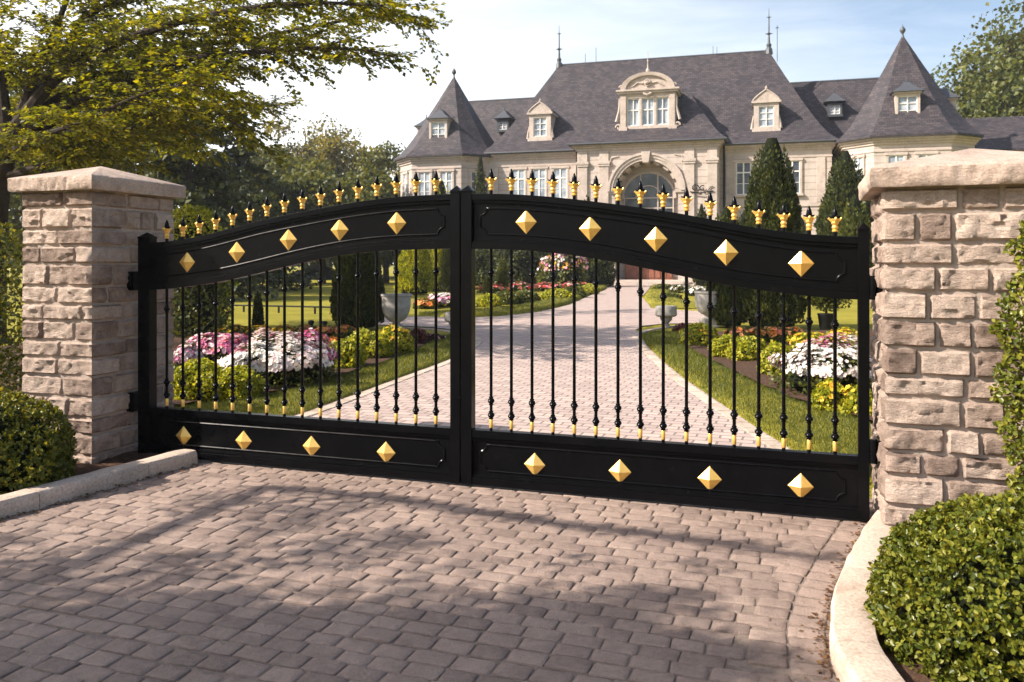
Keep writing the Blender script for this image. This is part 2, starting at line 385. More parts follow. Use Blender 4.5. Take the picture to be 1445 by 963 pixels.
def leafy_tree(name, loc, h, r, mat, n, size, label, cat='tree', group=None, trunk=.25, lobes=16, zlow=.25, conifer=False, sq=.8, gap=.5, fat=1.0, seed=0):
    global rng; keep_ = rng; rng = np.random.default_rng(zlib.crc32(label.encode())+seed)
    t = empty(name, (loc[0], loc[1], 0), rng.uniform(0, 6), label, cat, group)
    tb = MB(); bend = rng.normal(0, .03*h, 2)
    tp = [(bend[0]*q*q, bend[1]*q*q, h*q*.86) for q in np.linspace(0, 1, 7)]
    tp[0] = (0, 0, -.1)
    tb.tube(tp, [trunk*(1-.85*q) for q in np.linspace(0, 1, 7)], 9); lb = MB(); Ps = []; Ns = []
    if conifer:
        layers = 15
        for i in range(layers):
            q = i/(layers-1); z = h*(zlow+(1-zlow)*q); R = r*(1-q)**.8+.05*r
            for k in range(int(9-4*q)):
                a = rng.uniform(0, 2*PI); RR = R*rng.uniform(.65, 1.12); m = max(6, int(n/(layers*7)))
                u = np.sqrt(rng.random(m)); p = np.stack([np.cos(a)*RR*u, np.sin(a)*RR*u, z-.16*RR*u**1.5-.02*h*rng.random(m)], 1)
                p += rng.normal(0, 1, (m, 3))*np.array([.16, .16, .07])*RR*.9
                Ps.append(p); Ns.append(np.tile([0.25*math.cos(a), .25*math.sin(a), 1], (m, 1)))
                lb.tube([(0, 0, z), (math.cos(a)*RR*.8, math.sin(a)*RR*.8, z-.1*RR)], [.035*trunk/.25*(1.2-q), .01], 5)
    else:
        for i in range(lobes):
            d = sphere_dirs(1, -.75)[0]; q = rng.uniform(.35, 1.0)
            c = np.array([d[0]*r*q, d[1]*r*q, h*(zlow+(1-zlow)*.5)+d[2]*h*(1-zlow)*.46*q])
            rl = r*rng.uniform(.24, .44)*fat*(1.1-.25*q); m = max(20, n//lobes)
            D = sphere_dirs(m, -.8); Lm = lump(D, rng.uniform(0, 40), .42, 2.4)*rng.uniform(gap, 1.05, m)
            Ps.append(c+D*Lm[:, None]*rl*np.array([1, 1, sq])); Ns.append(unit(D+np.array([0, 0, .5])))
            j = min(5, 2+int(q*3)); s = Vector(tp[j])*.8; e = Vector(c)
            lb.tube([s, s.lerp(e, .5)+Vector((0, 0, .04*h)), e], [trunk*.32, trunk*.2, .015], 6)
    P = np.concatenate(Ps); Nn = np.concatenate(Ns)
    leaves('crown', P, unit(Nn), size, mat, t, tilt=.7, wr=.42)
    tb.add(lb.v, lb.f).build('trunk', M['bark'], t, True); rng = keep_
    return t
# ------------------------------------------------------------------ gate frame in plan
G0 = Vector((-3.135, 7.2, 0)); GD = Vector((.94537, -.326, 0)); GN = Vector((.326, .94537, 0)); GW = 5.69; GA = math.atan2(GD.y, GD.x)
def guv(u, v, z=0): p = G0+GD*u+GN*v; return (p.x, p.y, z)

# ------------------------------------------------------------------ ground
LEFT = [(1.0, -4.4), (3.6, -4.2), (5.42, -3.26), (6.13, -2.92), (6.8, -2.62), (7.3, -2.72), (9.3, -2.25), (11.5, -1.72), (14.3, -1.05), (16, -.84), (17.5, -.78), (18.6, -.86)]
RIGHT = [(1.0, 1.5), (1.8, 1.36), (2.6, 1.25), (3.34, 1.28), (3.74, 1.40), (4.125, 1.57), (4.71, 1.9), (5.21, 2.2), (5.75, 2.5), (6.3, 2.48), (7.56, 2.44), (8.6, 2.42), (12, 2.42), (14.1, 2.5), (16.5, 2.62), (18.0, 2.78), (19.4, 2.92)]
bm = bmesh.new(); bmesh.ops.create_grid(bm, x_segments=40, y_segments=40, size=400)
me = bpy.data.meshes.new('lawn'); bm.to_mesh(me); bm.free()
lawn = link('lawn', me, M['lawn']); lawn.location = (0, 300, -.012); tag(lawn, kind='structure')

dp = [(x, z) for z, x in LEFT]
dp += [(-1.15, 20.2), (-2.0, 21.4), (-3.0, 22.0), (-4.4, 22.6), (-4.9, 23.8), (-4.4, 24.9), (-2.84, 25.7), (-1.72, 25.2), (-.47, 25.6), (.9, 28.0), (2.2, 32.6), (3.9, 42), (5.5, 50), (6.9, 61), (7.4, 66), (10.6, 66), (10.0, 61), (8.0, 50), (6.1, 40), (5.3, 33), (4.95, 30.2), (5.8, 28.8), (7.4, 27.6), (8.0, 25.5), (7.2, 23.6), (5.2, 22.9), (4.0, 22.6), (3.35, 21.8), (3.0, 20.6)]
dp += [(x, z) for z, x in RIGHT[::-1]]
MB().add([(x, y, .0075) for x, y in dp], [tuple(range(len(dp)))]).build('driveway', M['sand'])
drive = bpy.data.objects['driveway']; tag(drive, kind='structure')
i0 = next(i for i, p in enumerate(dp) if p[1] > 7.4); i1 = max(i for i, p in enumerate(dp) if p[1] > 5.8); fp = [guv(-.02, .52)[:2]]+dp[i0:i1+1]+[guv(5.72, .52)[:2]]
MB().add([(x, y, .0115) for x, y in fp], [tuple(range(len(fp)))]).build('driveway_paving', M['fardrive'], drive)

def paver(V, F, c, du, dv, hu, hv, z0):
    """one worn cobble: rounded corners, domed uneven top, sides down into the joint"""
    n = 16; b = len(V); j = [rng.uniform(.95, 1.03) for _ in range(4)]; tz = rng.normal(0, .0016); tx, ty = rng.normal(0, .006, 2)
    for ring, (k, dz) in enumerate(((1.0, -.022), (.992, -.002), (.955, .0012), (.55, .0018))):
        for i in range(n):
            a = 2*PI*(i+.5)/n; ca, sa = math.cos(a), math.sin(a); e = .22
            x = math.copysign(abs(ca)**e, ca); y = math.copysign(abs(sa)**e, sa)
            s = j[(i*4)//n]*(1+.012*math.sin(3*a+j[0]*40))
            px = x*hu*k*s; py = y*hv*k*s; wx = c[0]+du[0]*px+dv[0]*py; wy = c[1]+du[1]*px+dv[1]*py
            h = z0+dz+tz+tx*px+ty*py+(.0032*noise.noise(Vector((wx*28, wy*28, 0)))+.0022*noise.noise(Vector((wx*75, wy*75, 0))) if ring else 0)
            V.append((wx, wy, h))
    V.append((c[0], c[1], z0+.003+tz+.003*noise.noise(Vector((c[0]*28, c[1]*28, 0))))); t = len(V)-1
    for r in range(3):
        for i in range(n):
            k = (i+1) % n; F.append((b+r*n+i, b+r*n+k, b+(r+1)*n+k)); F.append((b+r*n+i, b+(r+1)*n+k, b+(r+1)*n+i))
    for i in range(n): F.append((b+3*n+i, b+3*n+(i+1) % n, t))
PV, PF = [], []
RH, RL = .116, .168
for r in range(-72, 120):
    v = r*RH; off = (.5 if r % 2 else 0)*RL+rng.uniform(-.02, .02); u = -7+off
    while u < 9:
        w = RL*rng.uniform(.86, 1.16); uc = u+w/2; u += w
        wv = .012*math.sin(uc*2.1+r)+.01*math.sin(uc*.9)
        p = G0+GD*uc+GN*(v+wv)
        if not (1.6 < p.y < 16.3) or v > .55: continue
        if p.x < interp(LEFT, p.y)+.02 or p.x > interp(RIGHT, p.y)-.36: continue
        if p.y < 5 and abs(p.x) > p.y*.62+.5: continue
        paver(PV, PF, (p.x, p.y), (GD.x, GD.y), (GN.x, GN.y), w/2-.0022, RH/2-.0019, .012)
for col in range(2):                                   # two stack-bond courses follow the right-hand kerb
    y = 1.7
    while y < 5.9:
        x0 = interp(RIGHT, y); x1 = interp(RIGHT, y+.1); d = Vector((x1-x0, .1, 0)).normalized(); L = .118*rng.uniform(.93, 1.08)
        nx = Vector((d.y, -d.x, 0)); c = Vector((x0, y, 0))-nx*(.10+col*.165)+d*L/2
        paver(PV, PF, (c.x, c.y), (d.x, d.y), (nx.x, nx.y), L/2-.004, .078, .013); y += L*d.y
o = trimesh('paving_stones', PV, PF, M['paver'], drive); o.data.polygons.foreach_set('use_smooth', [True]*len(o.data.polygons))
try: o.data.set_sharp_from_angle(angle=R_(55))
except Exception: pass

# ------------------------------------------------------------------ planted beds, turf borders
def sheet(name, poly, z, mat, kind='structure', jit=0.0, sub=0):
    bm = bmesh.new(); vs = [bm.verts.new((x, y, z)) for x, y in poly]; bm.faces.new(vs)
    bmesh.ops.triangulate(bm, faces=bm.faces)
    if sub:
        for _ in range(sub): bmesh.ops.subdivide_edges(bm, edges=[e for e in bm.edges if e.calc_length() > .25], cuts=1, use_grid_fill=True)
        bmesh.ops.triangulate(bm, faces=bm.faces)
        for v in bm.verts: v.co.z += jit*(noise.noise(v.co*3)+.6*noise.noise(v.co*9))+jit*.6
    me = bpy.data.meshes.new(name); bm.to_mesh(me); bm.free(); return tag(link(name, me, mat, None, True), kind=kind)
bedL_in = [(-3.7, 9.5), (-2.72, 10.76), (-2.3, 12.5), (-1.92, 14.04), (-1.66, 16.5), (-1.6, 18.2)]  # set outward so dark soil also stands in for shade under the shrubs
bedR_in = [(3.6, 8.3), (3.45, 9.04), (3.28, 9.9), (3.24, 11.25), (3.22, 12.6), (3.22, 14.35), (3.35, 16.5), (3.6, 18.6)]
sheet('flower_bed', [(-5.2, 9.0)]+bedL_in+[(-2.4, 19.2), (-5, 19.6), (-9.5, 20), (-9.5, 9.4)], .06, M['soil'], sub=5, jit=.02)
sheet('flower_bed', bedR_in+[(4.6, 19.4), (9, 19.8), (9.5, 8.6)], .06, M['soil'], sub=5, jit=.02)
sheet('verge', [(-3.45, 5.2), (-3.12, 6.15), (-2.8, 6.9), (-3.0, 7.6), (-3.4, 8.6), (-9.5, 8.8), (-9.5, 2.0), (-4.5, 2.0)], .03, M['soil'], sub=4, jit=.03)
sheet('verge', [(1.5, 1.5), (1.42, 2.8), (1.52, 3.6), (1.75, 4.1), (2.12, 4.75), (2.4, 5.3), (2.7, 6.2), (8, 6.4), (8, 1.2)], .03, M['soil'], sub=4, jit=.03)
grassP = []
def turf(outer, inner, n=10, h=.075):
    """a mounded turf border between two edge lines"""
    O = np.array(smoothcurve(outer, n)); I = np.array(smoothcurve(inner, n))
    def res(A, m):
        d = np.r_[0, np.cumsum(np.linalg.norm(np.diff(A, axis=0), axis=1))]; q = np.linspace(0, d[-1], m)
        return np.stack([np.interp(q, d, A[:, 0]), np.interp(q, d, A[:, 1])], 1)
    m = 70; O = res(O, m); I = res(I, m); V = []; K = 7
    prof = [0, .7, .96, 1.0, .95, .7, 0]
    for k in range(K):
        f = [0, .05, .18, .5, .82, .95, 1][k]
        for i in range(m):
            e = min(1, min(i, m-1-i)/3.0); p = O[i]*(1-f)+I[i]*f; V.append((p[0], p[1], -.01+(h*prof[k])*(.15+.85*e)+.008*noise.noise(Vector((p[0]*4, p[1]*4, 3)))))
    F = [(k*m+i, k*m+i+1, (k+1)*m+i+1, (k+1)*m+i) for k in range(K-1) for i in range(m-1)]
    o = tag(trimesh('turf_border', V, F, M['lawn'], None, True), kind='structure')
    Va = np.array(V); q = Va[np.array(F)]; area = np.linalg.norm(np.cross(q[:, 1]-q[:, 0], q[:, 3]-q[:, 0]), axis=1)
    dist = q[:, 0, 1]; w = area/np.clip(dist, 6, 60)**1.6; w /= w.sum()
    return q, w
def blades(q, w, n, hmin=.03, hmax=.065):
    i = rng.choice(len(q), n, p=w); a, b = rng.random((2, n, 1)); Q = q[i]
    P = (Q[:, 0]*(1-a)+Q[:, 1]*a)*(1-b)+(Q[:, 3]*(1-a)+Q[:, 2]*a)*b
    sz = np.clip(P[:, 1:2]/12, .8, 2.2)
    H = rng.uniform(hmin, hmax, (n, 1))*np.minimum(sz, 1.3); an = rng.uniform(0, 2*PI, n); wd = .0035*sz
    S = np.stack([np.cos(an), np.sin(an), np.zeros(n)], 1)*wd; ben = rng.normal(0, .4, (n, 2)); T = P+np.concatenate([ben*H, H], 1)
    V = np.stack([P-S, P+S, T], 1).reshape(-1, 3); return V, np.arange(3*n).reshape(-1, 3)
tl = turf([(-3.3, 7.7), (-2.78, 7.75), (-2.25, 9.3), (-1.72, 11.5), (-1.08, 14.3), (-.86, 16.4), (-.84, 17.6), (-1.2, 18.9)],
          [(-4.7, 8.4), (-4.2, 8.9), (-3.45, 9.7), (-2.75, 10.7), (-2.28, 12.5), (-1.9, 14.2), (-1.66, 16.5), (-1.7, 18.4)])
tr = turf([(2.75, 5.9), (2.5, 7.4), (2.45, 8.6), (2.44, 12), (2.52, 14.1), (2.65, 16.5), (2.85, 18.6), (3.4, 19.9)],
          [(4.1, 6.4), (3.75, 7.6), (3.5, 9.04), (3.32, 9.9), (3.26, 12.0), (3.27, 14.3), (3.4, 16.8), (4.1, 19.2)])
ti = turf([(-2.84, 25.75), (-1.72, 25.3), (-.47, 25.7), (.85, 28.2), (2.1, 32.8), (3.8, 42), (5.4, 50), (6.6, 58)],
          [(-3.0, 27.6), (-1.8, 27.2), (-.9, 27.4), (.1, 29.4), (1.2, 33.6), (2.6, 42.4), (4.2, 50.5), (5.6, 58.4)], h=.18)
tr2 = turf([(5.0, 30.4), (5.4, 33), (6.2, 40), (8.1, 50), (9.8, 59)], [(7.4, 30), (7.0, 33.4), (7.6, 40), (9.2, 50), (10.8, 58.6)], h=.16)
g = cat([blades(*tl, 26000), blades(*tr, 30000), blades(*ti, 9000), blades(*tr2, 3000)])
tag(trimesh('grass', g[0], g[1], M['grass']), 'short mown grass blades on the turf borders along the drive', 'grass', kind='stuff')
def edging(pts, w, zt, label):                       # flush pale stone edging beside the turf
    P = smoothcurve(pts, 8); m = MB(); d = 0
    for i in range(len(P)-1):
        a = Vector((*P[i], 0)); b = Vector((*P[i+1], 0)); L = (b-a).length; k = max(1, int(L/.24)); t = (b-a).normalized(); nn = Vector((t.y, -t.x, 0))
        for q in range(k):
            p0 = a.lerp(b, (q+.03)/k); p1 = a.lerp(b, (q+.97)/k)
            c = [p0-nn*w/2, p1-nn*w/2, p1+nn*w/2, p0+nn*w/2]
            m.slab([(v.x, v.y) for v in c], -.02, zt+rng.uniform(-.003, .003))
    return tag(m.build('edging_strip', M['kerb']), label, 'edging', 'pale stone edging strips')
edging([(-2.66, 7.75), (-2.14, 9.3), (-1.62, 11.5), (-.97, 14.3), (-.74, 16.4), (-.70, 17.8), (-1.0, 19.2), (-1.8, 20.6), (-3.0, 21.4)], .13, .02, 'pale stone edging strip curving around the left turf border')
edging([(2.40, 6.2), (2.35, 7.4), (2.33, 8.6), (2.32, 12), (2.40, 14.1), (2.52, 16.5), (2.70, 18.6), (3.2, 20.3), (4.2, 21.9)], .13, .02, 'pale stone edging strip curving around the right turf border')

# ------------------------------------------------------------------ kerbs in front of the gate
def kerb(name, pts, w, h, label, side):
    P = smoothcurve(pts, 6); d = np.r_[0, np.cumsum(np.linalg.norm(np.diff(np.array(P), axis=0), axis=1))]
    t = empty(name, (0, 0, 0), 0, label, 'kerb'); L = d[-1]; s = 0
    while s < L-.05:
        e = min(L, s+rng.uniform(.75, .95)); n = max(3, int((e-s)/.07)); rs = []
        for k in range(n+1):
            q = s+.003+(e-s-.006)*k/n
            x = np.interp(q, d, np.array(P)[:, 0]); y = np.interp(q, d, np.array(P)[:, 1]); x2 = np.interp(q+.02, d, np.array(P)[:, 0]); y2 = np.interp(q+.02, d, np.array(P)[:, 1])
            if q+.02 > L: x2 = 2*x-np.interp(q-.02, d, np.array(P)[:, 0]); y2 = 2*y-np.interp(q-.02, d, np.array(P)[:, 1])
            T = Vector((x2-x, y2-y, 0)).normalized(); N = Vector((T.y, -T.x, 0))*side; r = []
            for f, zz in ((0, -.05), (0, h*.4), (.004, h*.8), (.018, h*.97), (.04, h), (w*.5, h+.003), (w-.03, h), (w-.008, h*.96), (w, h*.8), (w, -.05)):
                p = Vector((x, y, 0))+N*f; am = .006*noise.noise(Vector((p.x*9, p.y*9, zz*14)))+.003*noise.noise(Vector((p.x*30, p.y*30, zz*30)))
                r.append((p.x-N.x*am*(f < .03), p.y-N.y*am*(f < .03), zz+am*(zz > .02)))
            rs.append(r)
        MB().rings(rs).build('kerb_stone', M['kerb'], t, True); s = e
    return t
kerb('kerb', [(-4.5, .6), (-4.42, 2.2), (-4.1, 3.8), (-3.26, 5.42), (-2.92, 6.13), (-2.55, 6.9)], .17, .125, 'straight pale stone kerb running to the foot of the left pillar', -1)
kerb('kerb', [(1.36, 1.8), (1.25, 2.6), (1.28, 3.34), (1.40, 3.74), (1.57, 4.125), (1.9, 4.71), (2.24, 5.26)], .185, .125, 'curved pale stone kerb sweeping past the round bush on the right', 1)

# ------------------------------------------------------------------ stone pillars
def pillar(u0, u1, v0, v1, top, cap_t, cap_z, over, label, heights, seed):
    r = np.random.default_rng(seed)
    cx, cy, _ = guv((u0+u1)/2, (v0+v1)/2); t = empty('gate_pillar', (cx, cy, 0), GA, label, 'pillar')
    a, b = (u1-u0)/2, (v1-v0)/2
    MB().box(-a+.016, a-.016, -b+.016, b-.016, -.05, top).build('mortar', M['mortar'], t)
    zs = [-.03]; i = 0
    while zs[-1] < top-.06: zs.append(zs[-1]+heights[i % len(heights)]*r.uniform(.92, 1.1)); i += 1
    sc = (top-.0-zs[0])/(zs[-1]-zs[0]); zs = [zs[0]+(z-zs[0])*sc for z in zs]
    faces = [((-a, -b), (1, 0), (0, -1), 2*a), ((a, -b), (0, 1), (1, 0), 2*b), ((a, b), (-1, 0), (0, 1), 2*a), ((-a, b), (0, -1), (-1, 0), 2*b)]
    V, F = [], []
    def disp(p, sd):
        q = Vector(p)
        n1 = noise.noise(q*5.5+Vector((sd, sd*.3, 0))); n2 = abs(noise.noise(Vector((q.x*11+sd, q.y*11, q.z*17)))); n3 = noise.noise(q*34)
        ds, pts = noise.voronoi(Vector((q.x*8+sd, q.y*8, q.z*13+n1))); pt = pts[0]; c = (Vector((q.x*8+sd, q.y*8, q.z*13+n1))-pt).dot(noise.noise_vector(pt*5.7))
        st = abs(noise.noise(Vector((q.x*6+sd, q.y*6, q.z*38+n1*3)))); n4 = noise.noise(q*70)
        return .012*n1-.012*n2+.005*n3+.016*c-.010*st+.002*n4+.004
    for z0, z1 in zip(zs[:-1], zs[1:]):
        gap = .0038
        for fi, (o, d, nn, L) in enumerate(faces):
            cuts = [0]; 
            while L-cuts[-1] > .46: cuts.append(cuts[-1]+r.uniform(.17, .44))
            if L-cuts[-1] > .40 and r.random() < .6: cuts.append(cuts[-1]+(L-cuts[-1])*r.uniform(.4, .6))
            cuts.append(L)
            for k in range(len(cuts)-1):
                s0, s1 = cuts[k], cuts[k+1]; first, last = k == 0, k == len(cuts)-2
                S0 = s0 if first else s0+gap; S1 = s1 if last else s1-gap; Z0, Z1 = z0+gap, z1-gap
                nx = max(6, int((S1-S0)/.017)); nz = max(5, int((Z1-Z0)/.017)); sd = float(r.uniform(0, 90)); dep = float(r.uniform(-.004, .012)); base = len(V)
                for jz in range(nz+1):
                    for jx in range(nx+1):
                        s = S0+(S1-S0)*jx/nx; z = Z0+(Z1-Z0)*jz/nz
                        ex = 9 if (first and jx < nx/2) else (s-S0); ex2 = 9 if (last and jx > nx/2) else (S1-s)
                        e = min(ex, ex2, z-Z0, Z1-z); ed = min(1, e/.014)
                        if jz in (0, nz) or (jx == 0 and not first) or (jx == nx and not last): dd = -.026
                        else:
                            wx = o[0]+d[0]*s; wy = o[1]+d[1]*s
                            dd = max(-.012, -.010*(1-ed)**2+ed*(dep+.005+1.5*disp((wx+cx, wy+cy, z), sd))*min(1, .25+min(s, L-s)/.04))
                        edge = (first and jx == 0) or (last and jx == nx)
                        if edge:
                            dd = .006*noise.noise(Vector(((o[0]+d[0]*s)*3+seed, (o[1]+d[1]*s)*3, z*16))) if jz not in (0, nz) else -.012
                            sgn = -1 if jx == 0 else 1
                            V.append((o[0]+d[0]*(s+sgn*dd)+nn[0]*dd, o[1]+d[1]*(s+sgn*dd)+nn[1]*dd, z))
                        else: V.append((o[0]+d[0]*s+nn[0]*dd, o[1]+d[1]*s+nn[1]*dd, z))
                w = nx+1
                for jz in range(nz):
                    for jx in range(nx):
                        q = base+jz*w+jx; F.append((q, q+1, q+w+1, q+w))
    o = trimesh('stonework', V, F, M['stone'], t, True)
    try: o.data.set_sharp_from_angle(angle=R_(40))
    except Exception: pass
    # cap: a rough-edged slab with a shallow pyramid top
    A, B = a+over, b+over; N = 64; rs = []
    def ring(k, z, am):
        out = []
        for side in range(4):
            for i in range(N):
                f = -1+2*i/N; x, y = [(f*A, -B), (A, f*B), (-f*A, B), (-A, -f*B)][side]
                q = Vector((x*6+seed, y*6, z*9)); dn = am*1.35*(noise.noise(q)+.75*noise.noise(q*3.1)-.7*abs(noise.noise(q*6.3))+.3*noise.noise(q*15)+.2)
                x *= k; y *= k; n2 = Vector((x, y, 0)).normalized()
                out.append((x+n2.x*dn, y+n2.y*dn, z+dn*.3))
        return out
    rs = [ring(.5, top, 0), ring(.985, top, .004), ring(.997, top+cap_t*.12, .011), ring(1, top+cap_t*.35, .013), ring(1, top+cap_t*.65, .013), ring(.999, top+cap_t*.93, .010), ring(.99, top+cap_t, .006), ring(.9, top+cap_t+(cap_z-top-cap_t)*.12, .004), ring(.5, top+cap_t+(cap_z-top-cap_t)*.52, .004), ring(.02, cap_z, 0)]
    m = MB().rings(rs).build('cap', M['cap'], t, True)
    return t
pillar(-.805, -.075, -.46, .47, 2.227, .11, 2.475, .075, 'left stone gate pillar of rough pinkish blocks with a whole pyramid cap in view', [.14, .175, .13, .16, .185, .15], 3)
pillar(5.748, 6.80, -.43, .56, 2.078, .115, 2.345, .085, 'right stone gate pillar of rough blocks cut by the picture edge, ivy on its face', [.155, .135, .172, .148, .16], 11)

# ------------------------------------------------------------------ the double gate
TOP = [(0, 1.805), (.3, 1.822), (.5, 1.845), (.7, 1.877), (.95, 1.928), (1.2, 1.98), (1.5, 2.03), (1.9, 2.088), (2.2, 2.122), (2.5, 2.142), (2.95, 2.15)]
INN = [(0, 1.412), (.2, 1.42), (.45, 1.442), (.8, 1.487), (1.12, 1.547), (1.43, 1.612), (1.74, 1.67), (2.05, 1.713), (2.4, 1.739), (2.95, 1.75)]
def sm(tab):
    c = smoothcurve(tab, 8); return lambda x: interp(c, x)
zt, zi = sm(TOP), sm(INN)
def gate_leaf(org, mir, L, label, xs, dia_t, dia_b, hinge_z):
    t = empty('gate_leaf', org, GA, label, 'gate', 'the two leaves of the black gate'); s = -1 if mir else 1
    P = lambda x, y, z: (s*x, y, z)
    def box(m, x0, x1, y0, y1, z0, z1): m.box(min(s*x0, s*x1), max(s*x0, s*x1), y0, y1, z0, z1); return m
    hw, mw = (.119, .075) if not mir else (.066, .082)
    def post(name, x0, x1, d, z1):
        m = MB(); xc = s*(x0+x1)/2; h = abs(x1-x0)/2
        m.rings([[(xc-h*k, -d*k, z), (xc+h*k, -d*k, z), (xc+h*k, d*k, z), (xc-h*k, d*k, z)] for k, z in ((1, .03), (1, z1-.055), (1.06, z1-.05), (1.06, z1-.038), (.9, z1-.034), (.05, z1))])
        return m.build(name, M['black'], t, bevel=.003)
    post('hinge_post', 0, hw, .045, 1.90); post('meeting_post', L-mw, L, .04, 2.212)
    a, b = hw, L-mw; T = np.linspace(a, b, 60)
    def ribbon(m, f0, f1, y0, y1):
        m.rings([[P(x, y0, f0(x)), P(x, y1, f0(x)), P(x, y1, f1(x)), P(x, y0, f1(x))] for x in T]); return m
    # arched upper panel and its rails
    ribbon(MB(), lambda x: zi(x)+.02, lambda x: zt(x)-.02, -.008, .008).build('upper_panel', M['black'], t)
    m = ribbon(MB(), lambda x: zt(x)-.045, zt, -.034, .034); ribbon(m, lambda x: zt(x)-.066, lambda x: zt(x)-.0455, -.022, .022); ribbon(m, lambda x: zt(x)-.076, lambda x: zt(x)-.0665, -.014, .014)
    m.build('top_rail', M['black'], t, bevel=.0025)
    m = ribbon(MB(), zi, lambda x: zi(x)+.05, -.034, .034); ribbon(m, lambda x: zi(x)+.0505, lambda x: zi(x)+.07, -.022, .022); ribbon(m, lambda x: zi(x)+.0705, lambda x: zi(x)+.08, -.014, .014)
    m.build('middle_rail', M['black'], t, bevel=.0025)
    # lower panel and rails
    box(MB(), a, b, -.008, .008, .05, .40).build('lower_panel', M['black'], t)
    m = box(MB(), a, b, -.034, .034, .375, .43); box(m, a, b, -.022, .022, .355, .3745); box(m, a, b, -.014, .014, .346, .3545); m.build('lower_rail', M['black'], t, bevel=.0025)
    m = box(MB(), a, b, -.034, .034, .03, .085); box(m, a, b, -.022, .022, .0855, .104); box(m, a, b, -.014, .014, .1045, .113); m.build('bottom_rail', M['black'], t, bevel=.0025)
    # raised mouldings with scooped corners, on both faces
    def frame(x0, x1, lo, hi):
        pts = []; r = .05
        def arc(cx, cz, a0, a1): return [(cx+r*math.cos(q), cz+r*math.sin(q)) for q in np.linspace(a0, a1, 7)]
        pts += arc(x0, lo(x0), PI/2, 0); pts += [(x, lo(x)) for x in np.linspace(x0+r+.03, x1-r-.03, 40)]
        pts += arc(x1, lo(x1), PI, PI/2); pts += arc(x1, hi(x1), -PI/2, -PI); pts += [(x, hi(x)) for x in np.linspace(x1-r-.03, x0+r+.03, 40)]
        pts += arc(x0, hi(x0), 0, -PI/2); return pts+[pts[0]]
    for nm, pts in (('upper_moulding', frame(a+.075, b-.06, lambda x: zi(x)+.108, lambda x: zt(x)-.105)), ('lower_moulding', frame(a+.075, b-.06, lambda x: .135, lambda x: .325))):
        m = MB()
        for y in (-.010, .010): m.tube([P(x, y, z) for x, z in pts], .0075, 6)
        m.build(nm, M['black'], t, True)
    # gold pyramid studs
    def stud(x, z, w, h):
        m = MB()
        for y, d in ((-.0085, -1), (.0085, 1)):
            m.add([P(x-w, y, z), P(x, y, z+h), P(x+w, y, z), P(x, y, z-h), P(x, y+d*.038, z)], [(0, 1, 4), (1, 2, 4), (2, 3, 4), (3, 0, 4), (0, 3, 2, 1)])
        m.build('diamond_stud', M['gold'], t)
    for x in dia_t: stud(x, (zt(x)+zi(x))/2+.006, .079, .086)
    for x in dia_b: stud(x, .208, .079, .083)
    # balusters and finials
    def knob(z, r=.027): return [(.0115, z-.030), (.017, z-.028), (.017, z-.022), (.0125, z-.019), (r*.8, z-.012), (r, z), (r*.8, z+.012), (.0125, z+.019), (.017, z+.022), (.017, z+.028), (.0115, z+.030)]
    for x in xs:
        zk = zi(x)-.168
        pr = [(.0115, .42)]+knob(.540)+knob(.643)+knob(zk, .026)+[(.0115, zi(x)+.03)]
        o = MB().lathe(pr, P(x, 0, 0), 10).build('baluster', M['black'], t, True)
        MB().lathe([(.0122, .447), (.0138, .450), (.0138, .506), (.0122, .509)], P(x, 0, 0), 10).build('gold_sleeve', M['gold'], o, True)
        z0 = zt(x)-.01
        o = MB().lathe([(.0125, 0), (.0125, .045), (.009, .05), (.009, .12), (.019, .123), (.0205, .131), (.019, .142), (.0145, .165), (.008, .182), (.0015, .196)], P(x, 0, z0), 10).build('finial', M['black'], t, True)
        q = MB().lathe([(.0165, .036), (.019, .04), (.019, .046), (.013, .051), (.0185, .058), (.0205, .066), (.0175, .074), (.013, .079), (.0215, .086), (.0235, .094), (.018, .101), (.021, .108), (.027, .115), (.0275, .119), (.012, .121)], P(x, 0, z0), 12)
        for k in range(4):
            an = PI/4*2*k+.12; ca, sa = math.cos(an), math.sin(an)
            q.tube([(s*x+ca*.015, sa*.015, z0+.100), (s*x+ca*.028, sa*.028, z0+.112), (s*x+ca*.038, sa*.038, z0+.124), (s*x+ca*.042, sa*.042, z0+.116)], [.009, .0085, .007, .004], 6)
        q.build('gold_flower_collar', M['gold'], o, True)
        r = MB()
        for k in range(4):
            an = PI/4*2*k+.12; ca, sa = math.cos(an), math.sin(an)
            r.tube([(s*x+ca*.010, sa*.010, z0+.128), (s*x+ca*.026, sa*.026, z0+.130), (s*x+ca*.036, sa*.036, z0+.134)], [.007, .0055, .003], 5)
        r.build('petal_tip', M['black'], o, True)
    # hinges reach from the post to the stone
    for z in hinge_z:
        m = MB(); box(m, -.075, -.001, -.03, .03, z-.055, z+.055)
        m.lathe([(.024, z-.075), (.024, z+.075)], P(-.024, -.04, 0), 10); m.box(min(s*-.09, s*-.05), max(s*-.09, s*-.05), -.075, .075, z-.08, z+.08)
        m.build('hinge', M['black'], t, bevel=.003)
    return t
gate_leaf((G0.x, G0.y, 0), False, 2.925, 'left leaf of the black iron gate, hung on the left pillar', [.262+.1638*i for i in range(16)], [.475, .965, 1.45, 1.91, 2.40], [.44, 1.03, 1.66, 2.31], [.47, 1.49])
r = guv(GW, 0)
gate_leaf(r, True, GW-2.936, 'right leaf of the black iron gate, hung on the right pillar', [GW-(3.156+.1556*i) for i in range(16)], [GW-q for q in (3.426, 3.895, 4.352, 4.817, 5.286)], [GW-q for q in (3.49, 4.105, 4.71, 5.284)], [.47, 1.49])
